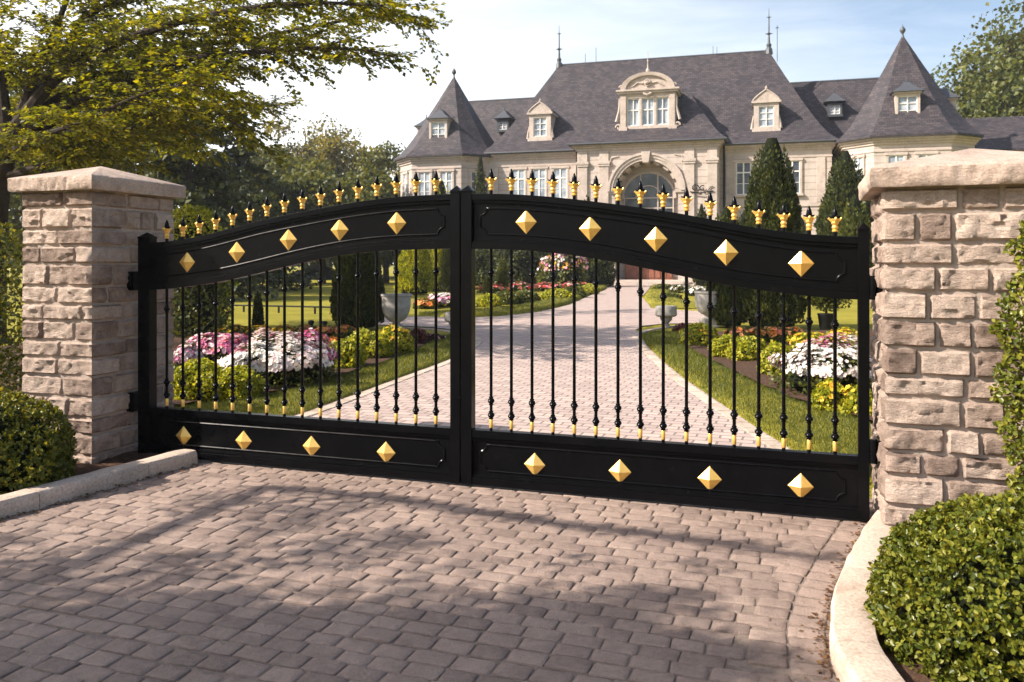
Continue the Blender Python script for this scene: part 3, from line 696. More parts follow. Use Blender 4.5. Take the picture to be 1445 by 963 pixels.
# ------------------------------------------------------------------ the house (local frame: x along the front, y to the back)
HO = (9.63, 61.0); HA = -math.atan2(.2859, .9583)
house = empty('mansion', (HO[0], HO[1], 0), HA, 'cream stone mansion with steep slate roofs and two pointed corner towers', 'house')
WL = MB()                                                    # plain walls
def arched_front(m, x0, x1, y0, y1, z1, hw, spring, rad):
    """front slab with an arched opening"""
    n = 24; arc = [(hw*math.cos(PI*i/n), spring+rad*math.sin(PI*i/n)) for i in range(n+1)]
    m.box(x0, -hw, y0, y1, -.1, spring); m.box(hw, x1, y0, y1, -.1, spring)
    poly = [(x1, spring)]+arc+[(x0, spring), (x0, z1), (x1, z1)]
    fr, bk = [(x, y0, z) for x, z in poly], [(x, y1, z) for x, z in poly]
    # quads between the arc and the top edge
    for i in range(n):
        (xa, za), (xb, zb) = arc[i], arc[i+1]
        ta = x1+(x0-x1)*i/n; tb = x1+(x0-x1)*(i+1)/n
        m.add([(xa, y0, za), (xb, y0, zb), (tb, y0, z1), (ta, y0, z1)], [(0, 1, 2, 3)]); m.add([(xa, y1, za), (xb, y1, zb), (tb, y1, z1), (ta, y1, z1)], [(0, 1, 2, 3)])
        m.add([(xa, y0, za), (xb, y0, zb), (xb, y1, zb), (xa, y1, za)], [(0, 1, 2, 3)])
    for y in (y0, y1):
        m.add([(hw, y, spring), (x1, y, spring), (x1, y, z1)], [(0, 1, 2)]); m.add([(-hw, y, spring), (x0, y, spring), (x0, y, z1)], [(0, 1, 2)])
    m.add([(x1, y0, spring), (x1, y1, spring), (x1, y1, z1), (x1, y0, z1)], [(0, 1, 2, 3)]); m.add([(x0, y0, spring), (x0, y1, spring), (x0, y1, z1), (x0, y0, z1)], [(0, 1, 2, 3)])
ac = MB(); arched_front(ac, -5.05, 5.05, 0, .9, 9.95, 2.25, 6.75, 2.2); ac.box(-5.05, -4.6, .9, 3, -.1, 9.95).box(4.6, 5.05, .9, 3, -.1, 9.95)
ac.build('entrance_front', M['wall'], house)
WL.box(-12.6, 12.6, 1.6, 14, -.1, 9.9); WL.box(-17.5, 18.5, 6.5, 13.6, -.1, 9.6); WL.box(-20.6, -16, 4.6, 12, -.1, 8.9); WL.box(17, 30, 6.4, 13, -.1, 9.6)
WL.build('main_wall', M['wall'], house)
def octo(cx, cy, hw, hd, c):
    return [(cx-hw+c, cy-hd), (cx+hw-c, cy-hd), (cx+hw, cy-hd+c), (cx+hw, cy+hd-c), (cx+hw-c, cy+hd), (cx-hw+c, cy+hd), (cx-hw, cy+hd-c), (cx-hw, cy-hd+c)]
TW = [(-16.15, 3.9, 3.75, 3.9, 1.7, 16.7), (17.3, 2.95, 4.0, 3.95, 1.7, 17.25)]
FLARE = [(0, 0), (.06, .028), (.13, .072), (.22, .145), (.33, .25), (.5, .43), (.75, .71), (1, 1)]
def roof_rings(eave, ridge, z0, z1, cap=True):
    """loft from an eave outline to a ridge outline with a bell-cast foot"""
    rs = [[(x, y, z0-.16) for x, y in eave]]
    for h, v in FLARE: rs.append([(e[0]+(r[0]-e[0])*h, e[1]+(r[1]-e[1])*h, z0+(z1-z0)*v) for e, r in zip(eave, ridge)])
    return MB().rings(rs, cap)
def rect(x0, x1, y0, y1): return [(x0, y0), (x1, y0), (x1, y1), (x0, y1)]
mr = roof_rings(rect(-13.0, 13.0, 1.1, 14.5), rect(-8.3, 8.45, 7.85, 7.95), 10.12, 18.05).build('main_roof', M['roof'], house, uvroof=True)
roof_rings(rect(-5.6, 5.6, -.5, 6), rect(-2.6, 2.6, 3.4, 6), 10.32, 14.6).build('entrance_roof', M['roof'], house, uvroof=True)
roof_rings(rect(-19, 20, 5.9, 14.1), rect(-17.2, 18.2, 9.95, 10.05), 9.9, 15.85).build('wing_roof', M['roof'], house, uvroof=True)
roof_rings(rect(-20.9, -15, 4.1, 12.3), rect(-18.6, -15, 8.1, 8.2), 9.1, 12.2).build('side_roof', M['roof'], house, uvroof=True)
roof_rings(rect(17, 31, 5.9, 13.5), rect(17, 29, 9.5, 9.6), 9.6, 12.4).build('side_roof', M['roof'], house, uvroof=True)
# cornices, string courses, plinths
def cornice(m, poly, z, steps=((.10, .0, .16), (.22, .16, .30), (.36, .30, .44))):
    cx = sum(p[0] for p in poly)/len(poly); cy = sum(p[1] for p in poly)/len(poly)
    for o, a, b in steps:
        q = []
        n = len(poly)
        for i in range(n):
            p0, p1, p2 = (Vector((*poly[(i+k) % n], 0)) for k in (-1, 0, 1)); e1 = (p1-p0).normalized(); e2 = (p2-p1).normalized()
            n1 = Vector((e1.y, -e1.x, 0)); n2 = Vector((e2.y, -e2.x, 0)); bis = (n1+n2).normalized(); k = o/max(.3, bis.dot(n1)); v = p1+bis*k; q.append((v.x, v.y))
        m.slab(q, z+a, z+b-.003)
    return m
m = cornice(MB(), rect(-12.6, 12.6, 1.6, 14), 9.50); cornice(m, rect(-5.05, 5.05, 0, 2.9), 9.78)
m.box(-12.68, -5.1, 1.52, 1.6, 5.55, 5.8).box(5.1, 12.68, 1.52, 1.6, 5.55, 5.8).box(-12.7, -5.1, 1.48, 1.6, -.1, .7).box(5.1, 12.7, 1.48, 1.6, -.1, .7)
m.box(-12.64, -5.1, 1.55, 1.6, 8.98, 9.1).box(5.1, 12.64, 1.55, 1.6, 8.98, 9.1)
cornice(m, rect(-20.6, -16, 4.6, 12), 8.62); cornice(m, rect(17, 30, 6.4, 13), 9.1)
m.build('cornice', M['trim'], house)
# entrance dressings: pilasters, archivolt, keystone, spandrel carving, impost bands
for x in (-4.62, -3.05, 3.05, 4.62):
    m = MB().box(x-.34, x+.34, -.14, .0, .7, 8.6).box(x-.42, x+.42, -.20, .0, .0, .7).box(x-.42, x+.42, -.20, .0, 8.6, 8.75).box(x-.46, x+.46, -.24, .0, 8.753, 8.95).box(x-.34, x+.34, -.12, .0, 8.953, 9.75)
    m.build('pilaster', M['trim'], house, bevel=.015)
m = MB(); n = 28
for r0, r1, d in ((2.22, 2.42, .10), (2.423, 2.62, .17), (2.623, 2.78, .24)):
    m.rings([[(r*math.cos(PI*i/n), y, 6.75+(r-.04)*math.sin(PI*i/n)) for r, y in ((r0, .05), (r0, -d), (r1, -d), (r1, .05))] for i in range(n+1)])
m.build('archivolt', M['trim'], house, True)
m = MB().prism([(-.22, 8.75), (.22, 8.75), (.33, 9.55), (-.33, 9.55)], -.32, -.02); m.build('keystone', M['trim'], house, bevel=.03)
for s in (-1, 1):
    m = MB(); m.tube([(s*(2.75+.35*math.cos(q)*(1-q/9)), -.03, 8.75+.35*math.sin(q)*(1-q/9)) for q in np.linspace(0, 7.5, 26)], .05, 6); m.tube([(s*2.0, -.03, 9.3), (s*2.5, -.03, 9.2), (s*2.7, -.03, 8.7), (s*2.68, -.03, 8.1)], .05, 6)
    m.build('carved_spandrel', M['trim'], house, True)
for a, b in ((-2.95, -2.05), (2.05, 2.95)): MB().box(a, b, -.10, .9, 6.6, 6.84).build('impost', M['trim'], house, bevel=.02)
# recessed porch: ribbed vault, fanlight, door
m = MB()
for i in range(9):
    a = PI*(i+.5)/9
    m.rings([[(r*math.cos(q), y, 6.75+r*.97*math.sin(q)) for r, q in ((2.06, a-.1), (2.24, a-.1), (2.24, a+.1), (2.06, a+.1))] for y in (.12, 1.5)])
m.build('vault_rib', M['trim'], house)
MB().box(-2.3, 2.3, 1.45, 1.597, 3.2, 9.2).build('porch_wall', M['wall'], house)
fan = MB(); N = 26; R = 1.85
fan.prism([(R*math.cos(PI*i/N), 6.3+R*math.sin(PI*i/N)) for i in range(N+1)]+[(-R, 3.4), (R, 3.4)], 1.36, 1.44)
fo = fan.build('arched_window', M['glass'], house)
m = MB(); m.rings([[(r*math.cos(PI*i/N), y, 6.3+r*math.sin(PI*i/N)) for r, y in ((R-.02, 1.28), (R+.16, 1.28), (R+.16, 1.45), (R-.02, 1.45))] for i in range(N+1)])
for x in (-1.83, -.62, .62, 1.74): m.box(x, x+.09, 1.29, 1.35, 3.4, 6.3+math.sqrt(max(0, R*R-x*x))-.02)
for z in (4.6, 5.55, 6.3): m.box(-1.83, 1.83, 1.30, 1.352, z, z+.08)
m.rings([[(r*math.cos(PI*i/N), y, 6.3+r*math.sin(PI*i/N)) for r, y in ((.9, 1.3), (.97, 1.3), (.97, 1.35), (.9, 1.35))] for i in range(N+1)])
m.build('glazing_frame', M['trim'], fo)
dr = MB().box(-1.75, 1.75, 1.34, 1.44, .35, 3.2)
do = dr.build('entrance_door', M['wood'], house)
m = MB()
for k in range(8): x = -1.72+k*.43; m.box(x+.03, x+.40, 1.29, 1.339, .5, 1.5).box(x+.03, x+.40, 1.29, 1.339, 1.6, 3.1)
m.build('door_board', M['wood'], do, bevel=.01)
MB().box(-.08, -.04, 1.2, 1.285, 1.5, 1.9).build('handle', M['iron'], do)
m = MB(); 
for k in range(3): m.box(-2.9-.3*(2-k), 2.9+.3*(2-k), -1.6-.32*(2-k)+.6, 1.4, .12*k, .12*(k+1)-.003)
m.build('entrance_step', M['trim'], house)
m = MB()                                                    # ironwork scroll on the wall beside the arch
m.tube([(3.45+.28*math.cos(q)*(1-q/9), -.2, 6.85+.28*math.sin(q)*(1-q/9)) for q in np.linspace(0, 7, 24)], .035, 5)
m.tube([(3.95+.26*math.cos(q)*(1-q/9), -.2, 6.8+.26*math.sin(q)*(1-q/9)) for q in np.linspace(1, 7.5, 24)], .035, 5); m.tube([(3.1, -.2, 6.6), (3.8, -.22, 6.5), (4.7, -.2, 6.62)], .04, 5); m.tube([(4.3, -.2, 6.6), (4.5, -.2, 6.9), (4.7, -.2, 6.95)], .03, 5)
m.build('iron_scroll', M['iron'], house)
# windows
def window(par, org, ang, w, z0, z1, pale, sill=True, name='window', wide=.16, proud=.1, cross=True):
    """stone surround on the wall face, with pane and mullions as sub-parts"""
    ca, sa = math.cos(ang), math.sin(ang)
    X = lambda x, y, z: (org[0]+ca*x-sa*y, org[1]+sa*x+ca*y, z)
    def bx(m, x0, x1, y0, y1, a, b):
        v = [X(x, y, z) for z in (a, b) for x, y in ((x0, y0), (x1, y0), (x1, y1), (x0, y1))]
        return m.add(v, [(0, 3, 2, 1), (4, 5, 6, 7), (0, 1, 5, 4), (1, 2, 6, 5), (2, 3, 7, 6), (3, 0, 4, 7)])
    m = MB(); h = w/2
    bx(m, -h-wide, -h, -proud, .02, z0, z1); bx(m, h, h+wide, -proud, .02, z0, z1); bx(m, -h-wide-.05, h+wide+.05, -proud-.04, .02, z1, z1+.18)
    if sill: bx(m, -h-wide-.08, h+wide+.08, -proud-.12, .02, z0-.16, z0)
    o = m.build(name, M['trim'], par, bevel=.01)
    bx(MB(), -h, h, -.02, .0, z0, z1).build('pane', M['glass_pale' if pale else 'glass'], o)
    f = MB(); t = .05
    bx(f, -h, -h+t, -.06, -.021, z0, z1); bx(f, h-t, h, -.06, -.021, z0, z1); bx(f, -h+t, h-t, -.06, -.021, z0, z0+t); bx(f, -h+t, h-t, -.06, -.021, z1-t, z1)
    if cross:
        zb = z0+(z1-z0)*.68; bx(f, -.045, .045, -.07, -.0215, z0+t, z1-t); bx(f, -h+t, -.046, -.065, -.022, zb-.04, zb+.04); bx(f, .046, h-t, -.065, -.022, zb-.04, zb+.04)
        zc = z0+(z1-z0)*.34; bx(f, -h+t, -.046, -.05, -.022, zc-.016, zc+.016); bx(f, .046, h-t, -.05, -.022, zc-.016, zc+.016)
    f.build('window_frame', M['white'], o); return o
for s in (-1, 1):
    for x in (6.7, 8.35, 10.0):
        window(house, (s*x, 1.6), 0, 1.0, 6.45, 8.75, s < 0); window(house, (s*x, 1.6), 0, 1.15, 1.1, 4.6, s < 0)
for s in (-1, 1):
    for x in (5.75, 7.52, 9.18, 11.9): MB().box(s*x-.28, s*x+.28, 1.53, 1.6, 5.85, 8.95).build('wall_pier', M['trim'], house, bevel=.01)
# towers
for ti_, (cx, cy, hw, hd, c, za) in enumerate(TW):
    P = octo(cx, cy, hw, hd, c); o = MB().slab(P, -.1, 9.6).build('tower', M['wall'], house)
    cornice(MB(), P, 9.32).build('tower_cornice', M['trim'], o)
    for z_, st_ in ((5.5, ((.08, 0, .2),)), (8.85, ((.06, 0, .12),)), (-.1, ((.12, 0, .8),))): cornice(MB(), P, z_, st_).build('string_course', M['trim'], o)
    E = octo(cx, cy, hw+.48, hd+.48, c+.2)
    roof_rings(E, [(cx+(x-cx)*.015, cy+(y-cy)*.015) for x, y in E], 9.9, za).build('tower_roof', M['roof'], o, uvroof=True)
    MB().lathe([(.16, za-.35), (.12, za-.05), (.07, za+.05), (.06, za+.2), (.14, za+.3), (.2, za+.42), (.16, za+.56), (.03, za+.72), (.01, za+.85)], (cx, cy, 0), 12).build('finial_ball', M['lead'], o, True)
    for x in (-.95, .85): window(o, (cx+x, cy-hd), 0, .95, 6.3, 8.6, True)
    for x in (-.95, .85): window(o, (cx+x, cy-hd), 0, .95, 1.1, 4.4, False)
    for sg in (-1, 1): window(o, (cx+sg*(hw-c/2), cy-hd+c/2), sg*PI/4, .75, 6.3, 8.6, sg < 0)
# dormers
def dormer(par, x, y0, z0, w, h, depth, style, ang=0.0, org=None):
    """stone-fronted dormer standing in the roof slope"""
    ca, sa = math.cos(ang), math.sin(ang); ox, oy = org or (x, y0)
    def T(m):
        m.v = [(ox+ca*a-sa*b, oy+sa*a+ca*b, c) for a, b, c in m.v]; return m
    hw = w/2; m = MB()
    if style == 'grand':
        m.box(-hw, -hw+.5, 0, .35, z0, z0+h).box(hw-.5, hw, 0, .35, z0, z0+h).box(-hw+.5, hw-.5, 0, .35, z0, z0+.42).box(-hw+.5, hw-.5, 0, .35, z0+h-.3, z0+h)
        m.box(-hw, -hw+.3, .35, depth, z0, z0+h).box(hw-.3, hw, .35, depth, z0, z0+h)
        m.box(-.62, -.45, .03, .3, z0+.42, z0+h-.3).box(.45, .62, .03, .3, z0+.42, z0+h-.3)
        m.box(-hw-.10, -hw+.52, -.10, .0, z0-.12, z0+.35).box(hw-.52, hw+.10, -.10, .0, z0-.12, z0+.35)
        m.box(-hw+.05, -hw+.42, -.07, .0, z0+.35, z0+h-.1).box(hw-.42, hw-.05, -.07, .0, z0+.35, z0+h-.1)
        m.box(-hw-.16, hw+.16, -.18, depth-.4, z0+h+.003, z0+h+.17).box(-hw-.28, hw+.28, -.30, depth-.4, z0+h+.173, z0+h+.30)
        n = 20; zz = z0+h+.30
        m.prism([((hw-.2)*math.cos(PI*i/n), zz+1.02*math.sin(PI*i/n)) for i in range(n+1)], -.02, .3)
        m.rings([[(r*math.cos(PI*i/n), y, zz+(r*.62)*math.sin(PI*i/n)) for r, y in ((hw-.42, -.02), (hw-.42, -.2), (hw-.05, -.24), (hw-.05, .3))] for i in range(n+1)])
        for s in (-1, 1):
            m.tube([(s*(hw+.12+.22*math.cos(q)*(1-q/8)), .05, z0+.35+.24*math.sin(q)*(1-q/8)) for q in np.linspace(0, 6.5, 18)], .075, 6)
            m.tube([(s*(hw+.05), .05, z0+h*.9), (s*(hw+.08), .05, z0+h*.6), (s*(hw+.3), .05, z0+h*.28)], [.06, .08, .11], 6)
            m.tube([(s*(hw-.1+.16*math.cos(q)*(1-q/8)), -.1, zz+.2+.16*math.sin(q)*(1-q/8)) for q in np.linspace(0, 6.5, 16)], .06, 6)
            m.tube([(s*.32, -.06, zz+.42), (s*.7, -.06, zz+.5), (s*1.15, -.06, zz+.2)], [.07, .06, .04], 6)
        m.lathe([(.05, -.12), (.24, -.08), (.28, 0), (.2, .06)], (0, -.05, zz+.45), 10)
        m.tube([(.2*math.cos(q), -.12, zz+.45+.24*math.sin(q)) for q in np.linspace(0, 2*PI, 16)], .05, 6)
        m.tube([(-.3, -.2, z0+h-.02), (0, -.24, z0+h-.16), (.3, -.2, z0+h-.02)], .08, 6)
        o = T(m).build('grand_dormer', M['trim'], par)
        top = zz+1.06
        T(MB().lathe([(.2, top-.05), (.2, top+.1), (.1, top+.15), (.16, top+.3), (.05, top+.5), (.04, top+.95), (.07, top+1.0), (.025, top+1.1), (.02, top+1.7)], (0, .1, 0), 8)).build('finial', M['trim'], o, True)
        n = 12; T(MB().rings([[((hw-.02)*math.cos(PI*i/n), y, zz+1.05*math.sin(PI*i/n)) for i in range(n+1)] for y in (.302, depth+1.5)])).build('dormer_roof', M['lead'], o)
        gl = MB().box(-hw+.5, hw-.5, .22, .26, z0+.42, z0+h-.3); T(gl).build('pane', M['glass_pale'], o)
        f = MB()
        for a, b in ((-hw+.5, -.62), (-.45, .45), (.62, hw-.5)):
            xm = (a+b)/2
            f.box(a, a+.06, .12, .219, z0+.42, z0+h-.3).box(b-.06, b, .12, .219, z0+.42, z0+h-.3).box(a+.06, b-.06, .12, .219, z0+.42, z0+.50).box(a+.06, b-.06, .12, .219, z0+h-.38, z0+h-.3)
            f.box(a+.06, b-.06, .14, .218, z0+1.55, z0+1.62)
            if b-a > .8: f.box(xm-.03, xm+.03, .13, .2185, z0+.5, z0+h-.38)
        T(f).build('window_frame', M['white'], o)
    elif style == 'stone':
        m.box(-hw, -hw+.34, 0, .3, z0, z0+h).box(hw-.34, hw, 0, .3, z0, z0+h).box(-hw+.34, hw-.34, 0, .3, z0, z0+.26).box(-hw+.34, hw-.34, 0, .3, z0+h-.24, z0+h)
        m.box(-hw+.02, -hw+.25, .3, depth, z0, z0+h).box(hw-.25, hw-.02, .3, depth, z0, z0+h)
        m.box(-hw-.12, hw+.12, -.06, .0, z0-.10, z0+.16).box(-hw-.16, hw+.16, -.14, depth-.6, z0+h+.003, z0+h+.15)
        for s in (-1, 1): m.tube([(s*(hw+.02), .1, z0+h*.55), (s*(hw+.1), .1, z0+h*.25), (s*(hw+.14), .1, z0+.1)], [.04, .09, .12], 6)
        zz = z0+h+.153; n = 10; k = [(x*(hw+.06), zz+.78*(1-abs(x))**.75) for x in np.linspace(-1, 1, 2*n+1)]
        m.prism(k[::-1], -.06, .25)
        for s in (-1, 1): m.tube([(s*abs(a), -.08, b+.02) for a, b in k[n:]], .055, 6)
        m.lathe([(.12, 0), (.06, .08), (.10, .18), (.02, .35)], (0, .05, zz+.74), 8)
        o = T(m).build('stone_dormer', M['trim'], par)
        T(MB().rings([[(x*(hw+.16)/(hw+.06), y, z+.06) for x, z in k] for y in (.1, depth+1.2)], True)).build('dormer_roof', M['lead'], o)
    else:
        m.box(-hw, -hw+.16, 0, .2, z0, z0+h).box(hw-.16, hw, 0, .2, z0, z0+h).box(-hw+.16, hw-.16, 0, .2, z0, z0+.14).box(-hw+.16, hw-.16, 0, .2, z0+h-.14, z0+h)
        m.box(-hw+.01, -hw+.15, .2, depth, z0, z0+h).box(hw-.15, hw-.01, .2, depth, z0, z0+h).box(-hw-.06, hw+.06, -.06, 0, z0-.06, z0+.08)
        if style == 'tower': m.box(-hw-.1, hw+.1, -.1, depth, z0+h+.003, z0+h+.14)
        o = T(m).build('hip_dormer', M['trim' if style == 'tower' else 'lead'], par); e = hw+.26; zz = z0+h+.143
        T(MB().rings([[(-e, -.28, zz), (e, -.28, zz), (e, depth+1, zz), (-e, depth+1, zz)], [(-e*.55, .05, zz+.3), (e*.55, .05, zz+.3), (e*.55, depth+1, zz+.3), (-e*.55, depth+1, zz+.3)], [(-.03, .55, zz+.82), (.03, .55, zz+.82), (.03, depth+1, zz+.82), (-.03, depth+1, zz+.82)]])).build('dormer_roof', M['lead'], o)
        T(MB().lathe([(.06, zz+.78), (.03, zz+.9), (.05, zz+1.0), (.01, zz+1.12)], (0, .5, 0), 6)).build('finial', M['lead'], o)
    if style != 'grand':
        a = hw-(.34 if style == 'stone' else .16); b0, b1 = z0+(.26 if style == 'stone' else .14), z0+h-(.24 if style == 'stone' else .14)
        T(MB().box(-a, a, .14, .18, b0, b1)).build('pane', M['glass_pale'], o)
        f = MB().box(-a, -a+.05, .06, .139, b0, b1).box(a-.05, a, .06, .139, b0, b1).box(-a+.05, a-.05, .06, .139, b0, b0+.05).box(-a+.05, a-.05, .06, .139, b1-.05, b1).box(-.03, .03, .06, .1385, b0+.05, b1-.05)
        for q in (.36, .68): f.box(-a+.05, -.031, .08, .138, b0+(b1-b0)*q-.02, b0+(b1-b0)*q+.02).box(.031, a-.05, .08, .138, b0+(b1-b0)*q-.02, b0+(b1-b0)*q+.02)
        T(f).build('window_frame', M['white'], o)
    return o
dormer(house, 0, .75, 11.15, 4.0, 2.75, 5.5, 'grand')
for x in (-8.5, 8.25): dormer(house, x, 2.35, 11.1, 1.72, 1.95, 4.5, 'stone')
for x in (-13.2, 13.25): dormer(house, x, 7.75, 12.75, 1.05, .95, 2.5, 'lead')
for (cx, cy, hw, hd, c, za) in TW:
    dormer(house, 0, 0, 10.95, 1.5, 1.75, 2.2, 'tower', 0, (cx-.15, cy-hd+.75))
for i, s in ((0, -1), (1, 1)):
    cx, cy, hw, hd, c, za = TW[i]
    dormer(house, 0, 0, 10.7, 1.5, 1.9, 2.2, 'tower', s*PI/2, (cx+s*(hw-.75), cy+.2))
# ridge caps, spires, aerials, gutters, downpipes
m = MB().tube([(-8.3, 7.9, 18.07), (8.45, 7.9, 18.07)], .09, 6); m.tube([(-17, 10, 15.87), (18, 10, 15.87)], .09, 6)
m.build('ridge_cap', M['lead'], house)
m = MB()
for e in (rect(-13.02, 13.02, 1.08, 14.5), rect(-5.62, 5.62, -.52, 2)):
    z = 10.02 if e[0][0] < -10 else 10.22
    m.tube([(x, y, z) for x, y in (e[3], e[0], e[1], e[2])], .075, 6)
m.build('gutter', M['lead'], house)
for x in (-8.3, 8.45):
    m = MB().lathe([(.3, 17.8), (.26, 18.2), (.16, 18.35), (.2, 18.55), (.1, 18.7), (.07, 19.3), (.2, 19.4), (.06, 19.5), (.045, 20.6), (.1, 20.7), (.03, 20.75), (.012, 21.4)], (x, 7.9, 0), 8)
    m.box(x-.28, x+.28, 7.88, 7.92, 19.38, 19.43).box(x-.18, x+.18, 7.88, 7.92, 20.68, 20.72); m.build('roof_spire', M['lead'], house)
m = MB().box(9.05, 9.09, 7.9, 7.94, 17.2, 20.0).box(8.95, 9.19, 7.9, 7.94, 19.8, 19.85).box(-6.1, -6.07, 7.9, 7.94, 18, 18.9).box(-5.2, -5.17, 7.9, 7.94, 18, 19.3).box(4.2, 4.23, 7.9, 7.94, 18, 18.8).box(4.5, 4.53, 7.9, 7.94, 18, 18.7)
m.build('aerial', M['iron'], house)
for x, y in ((5.35, 1.45), (-5.35, 1.45), (12.9, 5.9), (-12.35, 5.9)):
    MB().tube([(x, y-.35, 9.95), (x, y, 9.6), (x, y, 0)], .075, 6).build('downpipe', M['iron'], house)
# ------------------------------------------------------------------ clipped shrubs at the gate
dome_shrub('boxwood_bush', (2.12, 3.52, 0), .595, .65, M['leaf_box'], 27000, .0255, 'large round boxwood bush in the right front corner beside the curved kerb', 'bush', 'clipped boxwood bushes at the gate', ry=.57, zc=.09, amp=.045, oval=True, sprig=6)
dome_shrub('boxwood_bush', (-3.80, 6.1, 0), .62, .70, M['leaf_box'], 18000, .029, 'round boxwood bush in shade at the foot of the left pillar', 'bush', 'clipped boxwood bushes at the gate', ry=.52, zc=.24, amp=.10, oval=True, sprig=6)

def hedge_column(name, loc, rx, ry, h, mat, n, size, label, cat_, seed, amp=.3, fill=True):
    t = empty(name, (loc[0], loc[1], 0), 0, label, cat_); a = rng.uniform(0, 2*PI, n); z = rng.random(n)*h
    k = np.array([1+amp*noise.noise(Vector((math.cos(q)*2+seed, math.sin(q)*2, w*2.2)))+amp*.6*noise.noise(Vector((math.cos(q)*5, math.sin(q)*5+seed, w*6))) for q, w in zip(a, z)])
    k *= np.clip((h-z)/(.25*h), 0, 1)**.4*(1-.3*rng.random(n)**2)
    P = np.stack([rx*k*np.cos(a), ry*k*np.sin(a), z+.02], 1); Nn = unit(np.stack([np.cos(a)/rx, np.sin(a)/ry, np.full(n, .6)], 1))
    leaves('foliage', P, Nn, size, mat, t, oval=size < .05, wr=.34, out=.6)
    if fill: MB().rings([[(rx*f*math.cos(q), ry*f*math.sin(q), zz) for q in np.linspace(0, 2*PI, 13)[:-1]] for zz, f in ((0, .6), (h*.5, .66), (h*.8, .55), (h*.93, .2))]).build('twigs', M['core'], t, True)
    return t
hedge_column('hedge', (-5.75, 8.4), .95, .8, 2.15, M['leaf_box'], 11000, .05, 'sunlit yellow-green hedge at the left picture edge behind the left pillar', 'hedge', 3)
hedge_column('shrub', (-5.0, 6.7), .42, .4, .95, M['leaf_box'], 3000, .045, 'small yellowish shrub between the left pillar and the round bush', 'shrub', 9)
hedge_column('shrub', (-6.75, 18.2), .62, .6, 2.1, M['leaf_mid'], 4500, .08, 'tall loose shrub on the lawn seen just right of the left pillar', 'shrub', 5, .4)
hedge_column('shrub', (-7.9, 21.0), .85, .8, 3.0, M['leaf_lime'], 5500, .09, 'yellow-green shrub rising behind the left end of the gate', 'shrub', 15, .4)
# ivy on the right pillar
t = empty('climbing_ivy', guv(6.62, -.48, 0), GA, 'dark climbing ivy growing up the right stone pillar at the picture edge', 'ivy')
n = 8500; z = rng.random(n)*1.78+.08; edge = np.array([-.23-.07*noise.noise(Vector((q*3.2, 1, 4)))-.10*noise.noise(Vector((q*9, 2, 4)))-.10*math.exp(-((q-1.05)/.4)**2)-.05*(q < .5) for q in z])
x = edge+rng.random(n)**1.1*(.42-edge); y = -.03-.13*rng.random(n)*(.3+np.clip((x-edge)/.25, 0, 1))
leaves('foliage', np.stack([x, y, z], 1), np.tile([-.15, -1, .55], (n, 1))/1.1,   .032, M['leaf_box'], t, oval=True, wr=.36, tilt=.55, out=.3)
m = MB()
for k in range(7): m.tube([(.34-.02*k+(-.12*k*.2)*q+.02*math.sin(q*9+k), -.015-.03*abs(math.sin(q*5+k)), .0+1.75*q*(1-.06*k)) for q in np.linspace(0, 1, 12)], .008, 5)
m.build('stem', M['bark'], t, True)

# ------------------------------------------------------------------ flower beds
def spot(px, yb, w, top):                                    # photo ellipse -> ground position, radius, height
    x, y = gp(px, yb); k = y/FPX; r = w*k/2
    return (x, y+r*.8), r, max(.12, CAMZ+(HZ-top)/FPX*(y+r*.6))
def mound(px, yb, w, top, mat, label, kind='shrub', name='garden_shrub', n=1500, size=.045, group=None, flowers=None, fsize=.05, **k):
    c, r, h = spot(px, yb, w, top)
    z = .05 if 9 < c[1] < 19.5 else 0
    return dome_shrub(name, (c[0], c[1], z), r, h-z, mat, n, size, label, kind, group, flowers=flowers, fsize=fsize, **k)
LI, MI, RE = M['leaf_lime'], M['leaf_mid'], M['leaf_red']; W_, PK, MX, YE, OR, RD = (M['pet_'+k] for k in ('white', 'pink', 'mix', 'yellow', 'orange', 'red'))
sh = 'low yellow-green shrubs in the flower beds'
mound(272, 573, 84, 512, LI, 'low yellow-green shrub nearest the left pillar behind the gate bars', n=3600, size=.04, group=sh)
mound(327, 572, 66, 520, LI, 'low yellow-green shrub right of the one nearest the left pillar, in front of white flowers', n=2800, size=.04, group=sh)
fm = 'mounds of bedding flowers'
mound(372, 556, 150, 482, MI, 'broad mound of white flowers with pink on its far side, left bed', 'flowers', 'flower_mound', 1800, .05, fm,
      [(W_, 1500, lambda D: D[:, 0]*.3-D[:, 1] > -.35), (MX, 620, lambda D: D[:, 1]+.2*D[:, 0] > .0)], .048, ry=.62, amp=.36)
mound(434, 541, 62, 474, MI, 'mound of deep pink flowers right of the white mound, left bed', 'flowers', 'flower_mound', 900, .05, fm, [(PK, 700, None), (W_, 80, None)], .045, amp=.2)
mound(297, 520, 88, 474, MI, 'mound of pink flowers at the back of the left bed near the pillar', 'flowers', 'flower_mound', 1100, .05, fm, [(PK, 760, None), (MX, 220, None), (RD, 100, None)], .05, amp=.22)
mound(258, 534, 40, 488, MI, 'small mound of mixed pink and white flowers beside the left pillar', 'flowers', 'flower_mound', 600, .05, fm, [(MX, 300, None), (W_, 120, None)], .048, amp=.22)
mound(482, 526, 56, 482, LI, 'front yellow-green shrub by the soil strip, left bed', n=2200, size=.05, group=sh, amp=.25)
mound(514, 512, 60, 468, LI, 'middle yellow-green shrub of the left bed, under the dark cone tree', n=2200, size=.055, group=sh, amp=.2)
mound(553, 506, 52, 462, LI, 'yellow-green shrub dotted with yellow flowers below the left urn', n=2000, size=.055, group=sh, flowers=[(YE, 60, None)], fsize=.06, amp=.2)
mound(460, 512, 46, 478, MI, 'shrub with orange flowers beside the deep pink mound, left bed', n=1200, size=.05, group=sh, flowers=[(OR, 70, None)], fsize=.06, amp=.2)
